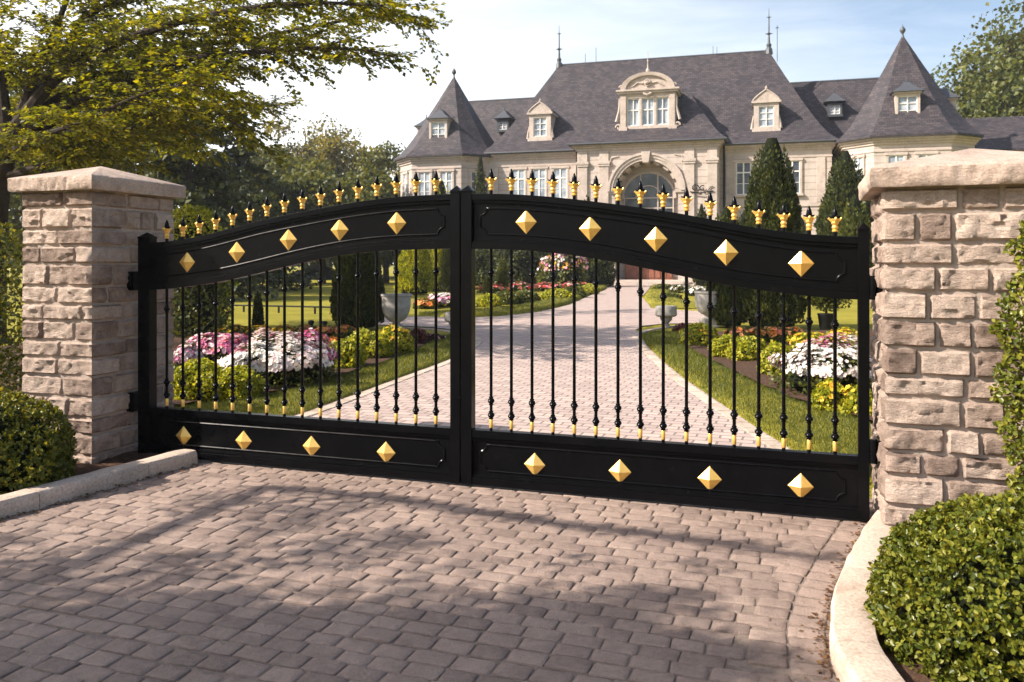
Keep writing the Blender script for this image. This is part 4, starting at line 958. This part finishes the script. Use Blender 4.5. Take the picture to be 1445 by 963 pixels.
mound(588, 490, 28, 466, RE, 'dark red-leaved plant at the end of the left bed', 'plant', 'foliage_plant', 900, .06, 'dark red-leaved plants', amp=.3)
mound(611, 486, 24, 473, RE, 'small dark red plant with pink blooms next to the left turf border', 'plant', 'foliage_plant', 600, .05, 'dark red-leaved plants', amp=.3, flowers=[(MX, 30, None)])
for px, w, pet, lab in ((325, 46, YE, 'tulip clump with yellow blooms nearest the tall loose shrub'), (362, 44, YE, 'yellow tulip clump in the middle of the long back row, left bed'), (397, 40, YE, 'yellow tulip clump at the right end of the dark green back row'),
                        (428, 40, OR, 'orange tulip clump behind the deep pink mound'), (455, 36, OR, 'orange tulip clump left of the dark cone tree'), (482, 36, OR, 'orange and yellow tulip clump at the foot of the left dark cone tree')):
    mound(px, 484, w, 462, MI, lab, 'flowers', 'tulip_clump', 800, .07, 'tulip clumps at the back of the left bed', [(pet, 70, lambda D: D[:, 2] > .45)], .085, amp=.15)
# right bed
mound(992, 493, 52, 459, LI, 'yellow-green shrub at the far end of the right bed near the urn', n=1600, size=.055, group=sh, flowers=[(YE, 40, None)], amp=.15)
mound(1030, 511, 48, 476, LI, 'yellow-green shrub second from the far end of the right bed', n=2000, size=.05, group=sh, amp=.15)
mound(1062, 516, 50, 477, LI, 'yellow-green shrub in the middle of the right bed, left of the small stemmed one', n=2000, size=.05, group=sh, amp=.15)
mound(1104, 538, 52, 486, LI, 'bright yellow-green shrub on a short stem left of the pink and white mound', n=2200, size=.045, group=sh, amp=.2)
mound(1190, 568, 150, 487, MI, 'mound of white flowers with a pink top in the right bed beside the gate post', 'flowers', 'flower_mound', 1700, .05, fm,
      [(W_, 1200, lambda D: D[:, 1] < .3), (PK, 480, lambda D: D[:, 1]+.4*D[:, 2] > .3)], .045, amp=.34, ry=.62)
mound(1178, 590, 44, 543, LI, 'dark yellowish shrub in front of the pink and white mound, right bed', n=1500, size=.045, group=sh, amp=.3, flowers=[(YE, 20, None)])
mound(1216, 594, 44, 548, LI, 'yellow shrub half hidden by the right gate post', n=1500, size=.045, group=sh, amp=.3, flowers=[(YE, 40, None)])
mound(1150, 500, 56, 471, LI, 'yellow-flowered shrub behind the pink and white mound, right bed', n=1500, size=.055, group=sh, flowers=[(YE, 90, None)], fsize=.06, amp=.2)
mound(1200, 498, 52, 466, LI, 'orange-yellow flowering shrub at the back of the right bed by the gate post', n=1500, size=.055, group=sh, flowers=[(YE, 80, None), (OR, 50, None)], fsize=.06, amp=.2)
for px, pet, lab in ((1045, OR, 'orange tulip clump nearest the right-hand cone trees, far end'), (1072, OR, 'orange tulip clump second in the row before the right cone trees'), (1098, OR, 'orange tulip clump in front of the big right cone tree'), (1124, OR, 'dark orange tulip clump at the near end of the row before the right cone trees')):
    mound(px, 488, 34, 464, MI, lab, 'flowers', 'tulip_clump', 800, .07, 'tulip clumps at the back of the right bed', [(pet, 60, lambda D: D[:, 2] > .35)], .085, amp=.15)
mound(966, 473, 24, 459, RE, 'dark red-leaved plant at the tip of the right bed', 'plant', 'foliage_plant', 600, .06, 'dark red-leaved plants', amp=.3)
# bed on the drive island and beyond
isl = 'clipped green balls on the drive island'
for px, yb, w, tp, mt, lab in ((712, 430, 38, 413, MI, 'leftmost clipped green ball on the drive island'), (742, 429, 40, 411, MI, 'second clipped green ball from the left on the drive island'), (786, 426, 44, 409, LI, 'pale variegated ball in the middle of the drive island'), (810, 421, 34, 405, MI, 'small clipped green ball right of the pale one on the drive island'), (833, 416, 26, 402, LI, 'rightmost clipped ball on the drive island near the drive edge'), (690, 433, 34, 417, LI, 'yellow-green ball at the left end of the drive island')):
    mound(px, yb, w, tp, mt, lab, 'shrub', 'clipped_shrub', 1100, .10, isl, amp=.08)
for px, yb, w, tp, fl, lab in ((695, 414, 44, 402, [(RD, 90, None)], 'red and pink flowers left of the slim cypress on the drive island'), (735, 412, 46, 400, [(RD, 60, None), (MX, 50, None)], 'red and white flowers right of the slim cypress on the drive island'), (775, 411, 46, 400, [(RD, 70, None), (MX, 40, None)], 'red flowers behind the clipped balls on the drive island'),
                               (815, 408, 42, 399, [(RD, 60, None), (MX, 40, None)], 'pink flowers toward the right end of the drive island'), (752, 403, 52, 396, [(W_, 120, None)], 'left patch of white flowers at the back of the drive island'), (798, 403, 56, 395, [(W_, 130, None)], 'right patch of white flowers at the back of the drive island'),
                               (628, 434, 64, 416, [(MX, 170, None), (W_, 60, None)], 'pink and white flowers left of the gate meeting posts on the island'), (600, 436, 32, 424, [(OR, 50, None)], 'orange flowers right of the left urn')):
    mound(px, yb, w, tp, MI, lab, 'flowers', 'flower_mound', 500, .12, 'flower patches on the drive island', fl, .15, amp=.2)
for px, yb, w, tp, fl, lab in ((938, 412, 30, 402, None, 'round green shrub beside the far drive, right side'), (965, 414, 34, 404, [(W_, 60, None)], 'white flowers beyond the right urn'), (988, 418, 34, 405, [(W_, 70, None)], 'white flowers against the right urn far behind'), (950, 424, 26, 415, None, 'low shrub left of the right urn')):
    mound(px, yb, w, tp, MI, lab, 'flowers' if fl else 'shrub', 'flower_mound' if fl else 'clipped_shrub', 500, .12, 'planting on the far right of the drive', fl, .14, amp=.15)
# ------------------------------------------------------------------ urns and pots
def urn(name, px, yb, w, h, label, ped):
    x, y = gp(px, yb); k = y/FPX; r = w*k/2; H = h*k; t = empty(name, (x, y, 0), .2, label, 'urn', 'stone garden urns')
    p = ped*H
    MB().box(-r*.62, r*.62, -r*.62, r*.62, 0, p*.25).box(-r*.5, r*.5, -r*.5, r*.5, p*.2505, p).build('pedestal', M['grey_stone'], t, bevel=.015)
    q = [(r*.42, p), (r*.44, p+.03*H), (r*.26, p+.05*H), (r*.24, p+.09*H), (r*.42, p+.12*H), (r*.68, p+(H-p)*.24), (r*.87, p+(H-p)*.42), (r*.96, p+(H-p)*.62), (r*.96, H*.92), (r*1.03, H*.945), (r*1.03, H), (r*.86, H), (r*.8, H*.93)]
    MB().lathe(q, n=24).build('bowl', M['urn'], t, True)
    MB().lathe([(r*.8, H*.93), (r*.3, H*.96)], n=16).build('soil', M['soil'], t)
    return t
urn('garden_urn', 559, 466, 43, 51, 'large pale stone urn right of the left dark cone tree', .12)
urn('garden_urn', 999, 462, 38, 51, 'pale stone urn on a pedestal left of the right-hand cone trees', .24)
def planter(px, yb, w, h, label):
    x, y = gp(px, yb); k = y/FPX; r = w*k/2; H = h*k; t = empty('stone_planter', (x, y, 0), .1, label, 'planter', 'small grey stone planters beside the drive')
    MB().lathe([(r*.3, 0), (r*.34, H*.08), (r*.18, H*.16), (r*.5, H*.34), (r*.55, H*.46), (r*.5, H*.5)], n=16).build('foot', M['grey_stone'], t, True)
    MB().lathe([(r*.8, H*.5), (r, H*.58), (r*.96, H*.8), (r, H*.92), (r*.9, H), (r*.7, H*.98)], n=10).build('basin', M['urn'], t, True); return t
planter(940, 462, 32, 30, 'small grey stone planter on the tip of the right turf border')
planter(640, 467, 26, 26, 'small grey stone planter half hidden behind the gate meeting post')
x, y = gp(1166, 466); t = empty('potted_topiary', (x, y, 0), 0, 'round topiary in a tall dark pot on the lawn behind the right gate leaf', 'potted plant')
MB().lathe([(.13, 0), (.15, .02), (.20, .36), (.21, .37), (.21, .40), (.18, .4)], n=16).build('pot', M['iron'], t, True)
MB().lathe([(.03, .35), (.025, .8)], n=8).build('trunk', M['bark'], t)
D = sphere_dirs(2600); L = lump(D, 4.0, .22)*rng.uniform(.75, 1.05, 2600); leaves('crown', D*np.array([.62, .58, .5])*L[:, None]+np.array([0, 0, 1.0]), D, .07, M['leaf_mid'], t)
core(t, (.62, .58, .5), 4.0, 1.0, .22, .72)
# low bar added to draw a dark line on the left lawn, slim posts
t = empty('lawn_dark_bar', (0, 0, 0), 0, 'low dark bar added as a dark line across the left lawn beyond the tulips', 'rail')
MB().tube([(-11.5, 29.0, .22), (-4.9, 26.6, .22)], .03, 6).build('rail', M['iron'], t)
for k in range(6): MB().lathe([(.035, 0), (.035, .22)], (-11.4+1.28*k, 28.96-.466*k, 0), 6).build('post', M['iron'], t)
for px, yb, tp, lab in ((439, 470, 452, 'short dark bollard left of the left cone tree'), (458, 468, 453, 'second short dark bollard, nearest the left cone tree')):
    x, y = gp(px, yb); k = y/FPX; t = empty('garden_bollard', (x, y, 0), 0, lab, 'bollard', 'short dark bollards by the tulips')
    MB().lathe([(.05, 0), (.05, (yb-tp)*k*.7), (.07, (yb-tp)*k*.72), (.07, (yb-tp)*k*.95), (.03, (yb-tp)*k)], n=8).build('post', M['iron'], t, True)
x, y = gp(364, 472); cone_tree('slim_cypress', (x, y), .10, .98, M['leaf_dark'], 900, .07, 'very slim dark cypress sapling standing on the left lawn', group='slim cypresses')
# ------------------------------------------------------------------ clipped cone trees
big = 'dark cone-shaped trees flanking the drive'
x, y = gp(500, 467); cone_tree('cone_tree', (x, y+.5), .66, 2.95, M['leaf_dark'], 18000, .085, 'dark cone tree beside the left urn', group=big, blunt=.42)
x, y = gp(1033, 464); cone_tree('cone_tree', (x, y+.5), .54, 3.1, M['leaf_dark'], 13000, .085, 'shorter dark cone tree beside the right urn', group=big, blunt=.42)
x, y = gp(1100, 466); cone_tree('cone_tree', (x, y+.6), .86, 4.85, M['leaf_dark'], 26000, .09, 'tall cone tree rising above the middle of the right gate leaf', group=big, blunt=.42)
x, y = pp(1193, 400, 42)[:2]; cone_tree('cone_tree', (x, y), 1.75, 7.35, M['leaf_dark'], 20000, .17, 'tall cone tree rising left of the right pillar', group=big, blunt=.58)
x, y = pp(1207, 400, 40)[:2]; cone_tree('cone_tree', (x, y), .95, 4.9, M['leaf_mid'], 8000, .17, 'rounder green tree in front of the tall cone tree by the right pillar', group=big, blunt=.45)
x, y = gp(585, 416); cone_tree('cone_tree', (x, y), 1.02, 3.1, M['leaf_lime'], 9000, .14, 'sunlit yellow-green cone tree beyond the left urn', group='light cone trees beyond the island', blunt=.5)
x, y = gp(618, 412); cone_tree('cone_tree', (x, y), .85, 3.0, M['leaf_lime'], 6000, .15, 'second light cone tree, right of the sunlit one', group='light cone trees beyond the island', blunt=.55)
x, y = gp(636, 414); cone_tree('cone_tree', (x, y), .55, 3.3, M['leaf_dark'], 5000, .14, 'narrow dark tree close to the gate meeting posts', group=big, blunt=.6)
x, y = gp(709, 413); cone_tree('slim_cypress', (x, y), .33, 2.15, M['leaf_mid'], 2600, .1, 'slim green cypress among the red flowers of the drive island', group='slim cypresses', blunt=.7)
x, y = gp(687, 420); cone_tree('slim_cypress', (x, y), .2, 1.1, M['leaf_dark'], 1200, .1, 'small dark cypress right of the gate meeting posts', group='slim cypresses', blunt=.7)
fr = 'small evergreens along the house front'
for px, Z, r, h, lab in ((990, 56, .55, 5.6, 'small evergreen right of the entrance arch'), (1052, 54, .85, 5.1, 'dark evergreen under the first right-hand windows'), (830, 57, .5, 6.2, 'little evergreen tip left of the entrance arch'), (622, 60, 1.3, 7.6, 'sunny evergreen against the left tower'), (678, 62, .75, 9.6, 'narrow dark evergreen climbing beside the left tower corner'), (1130, 54, .8, 4.6, 'evergreen behind the tall right cone tree')):
    x, y, _ = pp(px, 400, Z); cone_tree('evergreen', (x, y), r, h, M['leaf_lime' if px == 622 else 'leaf_dark'], 4500, .2, lab, group=fr, blunt=.45)
# hedge and shrubs before the house, the wood behind the lawn
wd = 'dark shrubs at the back of the left lawn'
for i, (px, Z, r, h) in enumerate(((655, 64, 2.0, 3.6), (690, 60, 1.9, 3.2), (728, 58, 1.8, 3.4), (765, 60, 1.7, 2.9), (845, 57, .9, 2.6))):
    x, y, _ = pp(px, 400, Z); lab = ['dark rounded shrub left of the house steps, farthest left', 'dark rounded shrub right of the gate meeting posts', 'dark rounded shrub behind the slim cypress', 'dark rounded shrub beside the pink blossom tree', 'dark shrub just left of the house entrance'][i]
    dome_shrub('evergreen_shrub', (x, y), r, h, M['leaf_dark'], 3600, .2, lab, 'shrub', wd, amp=.35)
x, y, _ = pp(795, 400, 55); dome_shrub('blossom_shrub', (x, y), 1.5, 2.5, M['leaf_mid'], 1600, .18, 'pink and white blossoming shrub on the lawn before the house', 'shrub', None, amp=.3, flowers=[(MX, 420, None), (YE, 120, None)], fsize=.14)
tr_ = 'woodland trees behind the left lawn'
spec = [(205, 44, 13.5, 4.2, 'C', 'dark conifer just right of the left pillar'), (268, 38, 9.5, 3.6, 'C', 'dark spreading conifer behind the left end of the gate'), (330, 50, 11, 4.2, 'C', 'dark conifer below the tip of the overhanging branches'), (120, 52, 14, 5.5, 'D', 'leafy tree showing behind the left pillar cap'), (40, 46, 12, 5, 'D', 'leafy tree at the far left behind the hedge'),
        (372, 80, 13.8, 5.5, 'D', 'leafy tree left of the pale woodland crowns'), (430, 88, 17.5, 6.0, 'W', 'tallest pale woodland tree with a thin open crown'), (478, 84, 14.2, 5.0, 'W', 'pale woodland tree right of the tallest one'), (520, 78, 12.6, 4.6, 'D', 'woodland tree nearest the left tower'), (390, 62, 9.0, 4.0, 'D', 'lower leafy tree behind the rising part of the left gate leaf'), (455, 64, 9.5, 4.2, 'D', 'lower leafy tree behind the left finials'), (505, 66, 9.6, 3.6, 'D', 'lower leafy tree close to the left tower'), (560, 108, 15.5, 5.5, 'W', 'far tree peeping out left of the left tower'), (590, 112, 16, 5, 'W', 'far tree behind the left tower dormer'), (545, 68, 6.5, 2.4, 'D', 'small tree at the foot of the left tower')]
for px, Z, h, r, k, lab in spec:
    x, y, _ = pp(px, 400, Z)
    if k == 'C': leafy_tree('conifer', (x, y), h, r, M['leaf_conifer'], 13000, .30, lab, 'tree', tr_, .3, conifer=True, zlow=.1)
    else: leafy_tree('woodland_tree', (x, y), h, r, M['leaf_wood' if k == 'W' else 'leaf_mid'], 12000, .33, lab, 'tree', tr_, .28, lobes=34 if k == 'W' else 26, zlow=.12 if k == 'W' else .05)
for px, Z, h, r, lab in ((1432, 72, 23.5, 6.6, 'tall evergreen at the right picture edge'), (1395, 84, 17.5, 5.2, 'lower evergreen between the right tower and the tall one'), (1490, 78, 20, 6, 'evergreen leaning in from beyond the right picture edge')):
    x, y, _ = pp(px, 400, Z); leafy_tree('evergreen_tree', (x, y), h, r, M['leaf_mid'], 36000, .40, lab, 'tree', 'evergreen trees behind the right tower', .4, lobes=60, zlow=.04, sq=.66, fat=1.6)
# low dark wood closing the lawn: one mass
P = []; Nn = []
for px in range(-60, 700, 9):
    x, y, _ = pp(px, 400, 92+6*math.sin(px*.05)); m = 260; hh = 4.5+2.2*noise.noise(Vector((px*.03, 0, 0))); D = sphere_dirs(m, -.3)
    P.append(np.array([x, y, hh*.45])+D*np.array([2.2, 2.2, hh*.55])*rng.uniform(.7, 1.05, (m, 1))); Nn.append(D)
P = np.concatenate(P); P[:, 2] = np.maximum(P[:, 2], .05)
tag(leaves('undergrowth', P, np.concatenate(Nn), .42, M['leaf_conifer']), 'dark mass of undergrowth closing the far side of the left lawn', 'undergrowth', kind='stuff')
# a dark car parked beyond the lawn
x, y = gp(452, 399.5); car = empty('parked_car', (x, y, 0), 0, 'dark car parked in the shade at the far edge of the left lawn', 'car')
sec = [(-2.2, .35, .62, .55, .78), (-2.1, .28, .82, .72, .85), (-1.3, .25, .95, .80, .88), (.9, .25, .98, .82, .88), (1.9, .27, .86, .76, .85), (2.2, .36, .62, .6, .75)]
MB().rings([[(a, -w2, z0), (a, -w1-.05, z1-.12), (a, -w1+.08, z1), (a, w1-.08, z1), (a, w1+.05, z1-.12), (a, w2, z0)] for a, z0, z1, w1, w2 in sec]).build('body', M['car'], car, True)
MB().rings([[(a, -w, z), (b, -w+.12, z2), (b, w-.12, z2), (a, w, z)] for a, b, w, z, z2 in ((-1.5, -.9, .78, .93, 1.38), (-.3, -.3, .80, .96, 1.45), (.5, .3, .80, .96, 1.42), (1.1, .7, .78, .95, 1.30))]).build('cabin', M['glass'], car, True)
for a in (-1.35, 1.4):
    for s in (-1, 1):
        w = MB().rings([[(a+r*math.cos(q), s*yy, .32+r*math.sin(q)) for q in np.linspace(0, 2*PI, 17)[:-1]] for r, yy in ((.2, .62), (.32, .64), (.32, .84), (.2, .86))]).build('wheel', M['tyre'], car, True)
# ------------------------------------------------------------------ the big tree over the left pillar
rng = np.random.default_rng(21); KZ = 1.65; pq = lambda x, y, z: pp(x, y, z*KZ)
bt = empty('shade_tree', (-6.35*KZ, 10.5*KZ, 0), 0, 'large yellow-green tree leaning over the left pillar, its branches reaching across the sky', 'tree'); B0 = Vector((-6.35*KZ, 10.5*KZ, 0))
tp = [Vector(pq(-8, 570, 10.5))-B0, Vector(pq(-6, 420, 10.5))-B0, Vector(pq(-2, 300, 10.5))-B0, Vector(pq(14, 190, 10.5))-B0]
trunk = MB().tube(smoothcurve([p[:] for p in tp], 5), [.24, .225, .215, .21, .20, .195, .19, .185, .18, .178, .175, .172, .17, .168, .165, .16], 12).build('trunk', M['bark'], bt, True)
LIMB = [[(18, 195, 10.5), (45, 120, 10.4), (75, 50, 10.2), (110, -40, 10), (160, -150, 9.8)], [(20, 185, 10.5), (80, 110, 10.2), (160, 62, 9.8), (300, 20, 9.3), (430, 5, 9), (540, 8, 8.8)],
        [(22, 185, 10.5), (90, 135, 10.6), (170, 95, 10.8), (250, 65, 11), (340, 58, 11.2), (440, 38, 11.4), (540, 22, 11.6), (592, 34, 11.7)], [(25, 185, 10.5), (100, 145, 10.3), (180, 115, 10), (260, 85, 9.6), (380, 72, 9.3), (460, 68, 9.1), (520, 72, 9)],
        [(15, 200, 10.5), (60, 180, 10.6), (140, 180, 10.9), (230, 160, 11.4), (330, 148, 12), (385, 150, 12.2)], [(8, 250, 10.5), (80, 228, 10.2), (150, 195, 9.9), (220, 170, 9.6), (300, 160, 9.3), (340, 180, 9.2)], [(10, 200, 10.5), (-5, 60, 10.4), (-30, -60, 10.4), (-40, -170, 10.3)],
        [(5, 200, 10.5), (-90, 120, 10.8), (-200, 80, 11), (-330, 60, 11)], [(12, 195, 10.5), (60, 110, 11.5), (130, 60, 13), (220, 20, 14.5), (330, -10, 15.5)], [(15, 200, 10.5), (70, 150, 12), (140, 130, 13.5), (240, 115, 15), (330, 100, 16)],
        [(10, 215, 10.5), (50, 195, 9.6), (120, 170, 8.9), (210, 130, 8.5), (290, 118, 8.3)], [(12, 215, 10.6), (60, 205, 12), (120, 200, 13.2), (200, 195, 14.2), (270, 205, 15)], [(10, 220, 10.5), (-60, 190, 9.6), (-150, 160, 8.8)], [(20, 190, 10.5), (120, 30, 10.5), (220, -20, 10.5), (300, -30, 10.3)]]
LP, LN, LA = [], [], []; br = []
tw = MB()
def spray(p, d, L, depth=0):
    """a flat drooping spray of alternate leaves, with side sprays"""
    q = p.copy(); k = 0; pts = [q.copy()]; side = 1
    while k*.055 < L:
        f = k*.055/L; d = (d+Vector((rng.normal(0, .05), rng.normal(0, .05), rng.normal(-.014, .03)))).normalized(); q = q+d*.055; k += 1
        if k % 4 == 0: pts.append(q.copy())
        side = -side; lat = d.cross(Vector((0, 0, 1))).normalized()*side
        if f > .12:
            for _ in range(2):
                LP.append(q+Vector(rng.normal(0, .022, 3))); LN.append((Vector((0, 0, 1))+Vector(rng.normal(0, .35, 3))).normalized()); LA.append((lat*rng.uniform(.4, 1)+d*.7+Vector((0, 0, rng.uniform(-.5, .05)))).normalized())
        if depth == 0 and k % 7 == 5: spray(q, (d*.75+lat*.75+Vector((0, 0, rng.normal(-.02, .1)))).normalized(), L*.5*(1.1-f*.6), 1)
    pts.append(q.copy())
    if len(pts) > 2: tw.tube(pts, [.006*(1-.8*i/(len(pts)-1)) if depth else .010*(1-.8*i/(len(pts)-1)) for i in range(len(pts))], 4)
for li, L in enumerate(LIMB):
    pts = [Vector(p)-B0 for p in smoothcurve([pq(*q) for q in L], 7)]; n = len(pts); r0 = [.09, .10, .085, .09, .06, .06, .10, .08, .07, .06, .05, .05, .05, .07][li]
    MB().tube(pts, [KZ*r0*(1-.9*(i/(n-1))**.55)+.005 for i in range(n)], 8).build('limb', M['bark'], trunk, True)
    acc = 0
    for i in range(1, n):
        seg = pts[i]-pts[i-1]; f = i/(n-1); acc += seg.length
        while acc > .074:
            acc -= .074
            if f < .16: continue
            d = seg.normalized(); lat = d.cross(Vector((0, 0, 1))).normalized()*rng.choice([-1, 1])
            spray(pts[i-1].lerp(pts[i], rng.random()), (d*rng.uniform(.3, .9)+lat*rng.uniform(.2, 1)+Vector((0, 0, rng.normal(.03, .22)))).normalized(), rng.uniform(.7, 1.6)*(1.15-.4*f))
tw.build('twigs', M['bark'], trunk)
leaves('crown', np.array([p[:] for p in LP]), np.array([p[:] for p in LN]), .102, M['leaf_tree'], bt, axis=np.array([a[:] for a in LA]), tilt=.15, wr=.34, out=0, oval=False)
print('shade tree leaves', len(LP))
# ------------------------------------------------------------------ the tree left of the camera that shades the paving
SUNH = Vector((-.97, -.24, 0)).normalized(); ELEV = R_(37); CT = 1/math.tan(ELEV)
rng = np.random.default_rng(5)
st = empty('street_tree', (-9.2, -1.2, 0), 0, 'leafy tree standing left of the entrance, shading the paving', 'tree'); S0 = Vector((-9.2, -1.2, 0))
trunk2 = MB().tube([(0, 0, -.1), (.05, .05, 1.5), (.1, .1, 3.0), (.2, .2, 4.6), (.2, .3, 6.2)], [.22, .19, .17, .12, .05], 10).build('trunk', M['bark'], st, True)
sh_ = [(90, 890, .75, 1), (350, 950, .8, 1), (650, 960, .8, 1), (920, 975, .7, 1), (200, 900, .6, 1), (480, 920, .6, 1), (740, 890, .5, 1), (260, 930, .55, 1.2), (430, 905, .5, 1.1), (600, 935, .55, 1.2), (760, 915, .5, 1.1), (900, 930, .45, 1.0), (330, 860, .35, .6), (530, 850, .35, .7), (700, 850, .35, .7), (860, 860, .35, .7), (1010, 930, .30, .7), (40, 840, .4, .6), (230, 800, .25, .5), (480, 780, .42, .9), (560, 765, .30, .7), (420, 735, .4, .7), (330, 712, .4, .7), (480, 712, .35, .7), (120, 800, .5, .6), (320, 800, .4, .5), (1000, 800, .2, .35), (820, 800, .25, .3), (640, 800, .25, .45), (960, 860, .3, .5), (30, 760, .25, .5), (-120, 830, .6, 1), (-60, 930, .6, 1), (180, 960, .6, 1.2), (500, 965, .6, 1.2), (820, 965, .6, 1.2)]
P = []; Nn = []; lb = MB()
for px, py, r, den in sh_:
    x, y = gp(px, py); h = rng.uniform(3.4, 5.4); c = Vector((x, y, 0))+SUNH*h*CT+Vector((0, 0, h)); r *= .72; m = int((820 if py > 855 else 520)*min(den, 1)*(r/.45)**2); D = sphere_dirs(m)*rng.random((m, 1))**.4
    P.append(np.array((c-S0)[:])+D*np.array([r*1.15, r*1.1, r*.8])); Nn.append(unit(D+np.array([0, 0, .8])))
    s = Vector((.15, .15, rng.uniform(2.6, 4.4))); e = c-S0; MB().tube([s, s.lerp(e, .55)+Vector((0, 0, .35)), e], [.022, .014, .006], 6).build('limb', M['bark'], trunk2, True)
a = [Vector((*gp(px, py), 0))+SUNH*4.2*CT+Vector((0, 0, 4.2))-S0 for px, py in ((380, 690), (560, 707), (760, 737), (960, 763), (1200, 795))]
lb.tube([Vector((.15, .15, 3.2)), (a[0]+Vector((.15, .15, 3.2)))*.5+Vector((0, 0, .4))]+a, [.08, .065, .055, .05, .045, .035, .02], 8)  # unseen long limb, added to cast the dark strip before the gate
for q in np.linspace(0, 3.9, 60):
    i = int(q); c = a[i].lerp(a[i+1], q-i); m = 9; D = sphere_dirs(m)*rng.random((m, 1)); P.append(np.array(c[:])+D*np.array([.13, .10, .08])); Nn.append(unit(D+np.array([0, 0, .8])))
lb.build('limb', M['bark'], trunk2, True)
leaves('crown', np.concatenate(P), np.concatenate(Nn), .085, M['leaf_mid'], st, wr=.33)
# fallen leaves along the kerbs
n = 620; y = np.r_[rng.uniform(2.6, 5.4, 300), rng.uniform(4.5, 7.0, 320)]; x = np.r_[[interp(RIGHT, q)-abs(rng.normal(0, .05)) for q in y[:300]], [interp(LEFT, q)+abs(rng.normal(0, .06)) for q in y[300:]]]
m_fl = m_leaf('fallen_leaf', [(.05, .025, .012), (.11, .05, .02), (.18, .10, .04)], .1, .7)
tag(leaves('fallen_leaves', np.stack([x, y, np.full(n, .021)], 1), np.tile([0, 0, 1.0], (n, 1)), .026, m_fl, tilt=.25, out=0, wr=.35), 'dry brown leaves lying along the foot of the kerbs', 'leaves', kind='stuff')

# ------------------------------------------------------------------ light, sky, camera
w = bpy.data.worlds.new('World'); SC.world = w; w.use_nodes = True; nt = w.node_tree; bg = nt.nodes['Background']
sky = nd(nt, 'ShaderNodeTexSky', sky_type='NISHITA', sun_disc=False, sun_elevation=ELEV, sun_rotation=math.atan2(SUNH.x, SUNH.y), air_density=1.0, dust_density=3.0, ozone_density=1.0, altitude=100)
tc = nd(nt, 'ShaderNodeTexCoord').outputs['Generated']; mp = nd(nt, 'ShaderNodeMapping'); mp.inputs['Scale'].default_value = (1.1, 1.1, 5.5); nt.links.new(tc, mp.inputs[0])
cl = noi(nt, 2.4, 7, .62, vec=mp.outputs[0], dist=.5)
se = nd(nt, 'ShaderNodeSeparateXYZ'); nt.links.new(tc, se.inputs[0])
# a thin veil of high cloud, thickest low down and towards the sun's side
veil = math_(nt, 'ADD', math_(nt, 'MULTIPLY', se.outputs[0], -.9), math_(nt, 'MULTIPLY_ADD', se.outputs[2], -.85, math_(nt, 'MULTIPLY_ADD', se.outputs[1], .5, .12)))
f = math_(nt, 'ADD', veil, math_(nt, 'MULTIPLY_ADD', cl, .6, -.26)); f = ramp(nt, f, [(0.0, (.04,)*3), (.75, (.94,)*3)])
c = mix(nt, f, sky.outputs[0], (8.1, 8.3, 8.5))
nt.links.new(c, bg.inputs[0]); bg.inputs[1].default_value = .108
sd = bpy.data.lights.new('sun', 'SUN'); sd.energy = 5.0; sd.angle = R_(.53); sd.color = (1.0, .90, .79); so = bpy.data.objects.new('sun', sd); COL.objects.link(so)
so.rotation_euler = (Vector((SUNH.x*math.cos(ELEV), SUNH.y*math.cos(ELEV), math.sin(ELEV)))).to_track_quat('Z', 'Y').to_euler()
cd = bpy.data.cameras.new('camera'); co = bpy.data.objects.new('camera', cd); COL.objects.link(co); SC.camera = co
co.location = (0, 0, CAMZ); co.rotation_euler = (PI/2, 0, 0); cd.sensor_width = 36; cd.lens = 36*FPX/1445; cd.shift_y = -(481.5-HZ)/1445; cd.clip_end = 2000; cd.clip_start = .05
cd.dof.use_dof = True; cd.dof.focus_distance = 6.0; cd.dof.aperture_fstop = 5.0
hz = MB().box(-260, 260, -30, 330, -1.2, 34).build('haze', None); tag(hz, 'thin pale summer haze in the air over the garden', 'haze', kind='stuff')
m, nt, b = newmat('thin_haze'); nt.nodes.remove(b); v = nd(nt, 'ShaderNodeVolumePrincipled', Density=.0005, Anisotropy=.35); v.inputs['Color'].default_value = (.95, .97, 1, 1)
nt.links.new(v.outputs[0], nt.nodes['Material Output'].inputs['Volume']); hz.data.materials.clear(); hz.data.materials.append(m)
SC.view_settings.view_transform = 'Standard'; SC.view_settings.look = 'None'; SC.view_settings.exposure = .96; SC.view_settings.gamma = 1
SC.render.engine = 'CYCLES'; SC.cycles.max_bounces = 8; SC.cycles.transparent_max_bounces = 8; SC.cycles.use_denoising = True
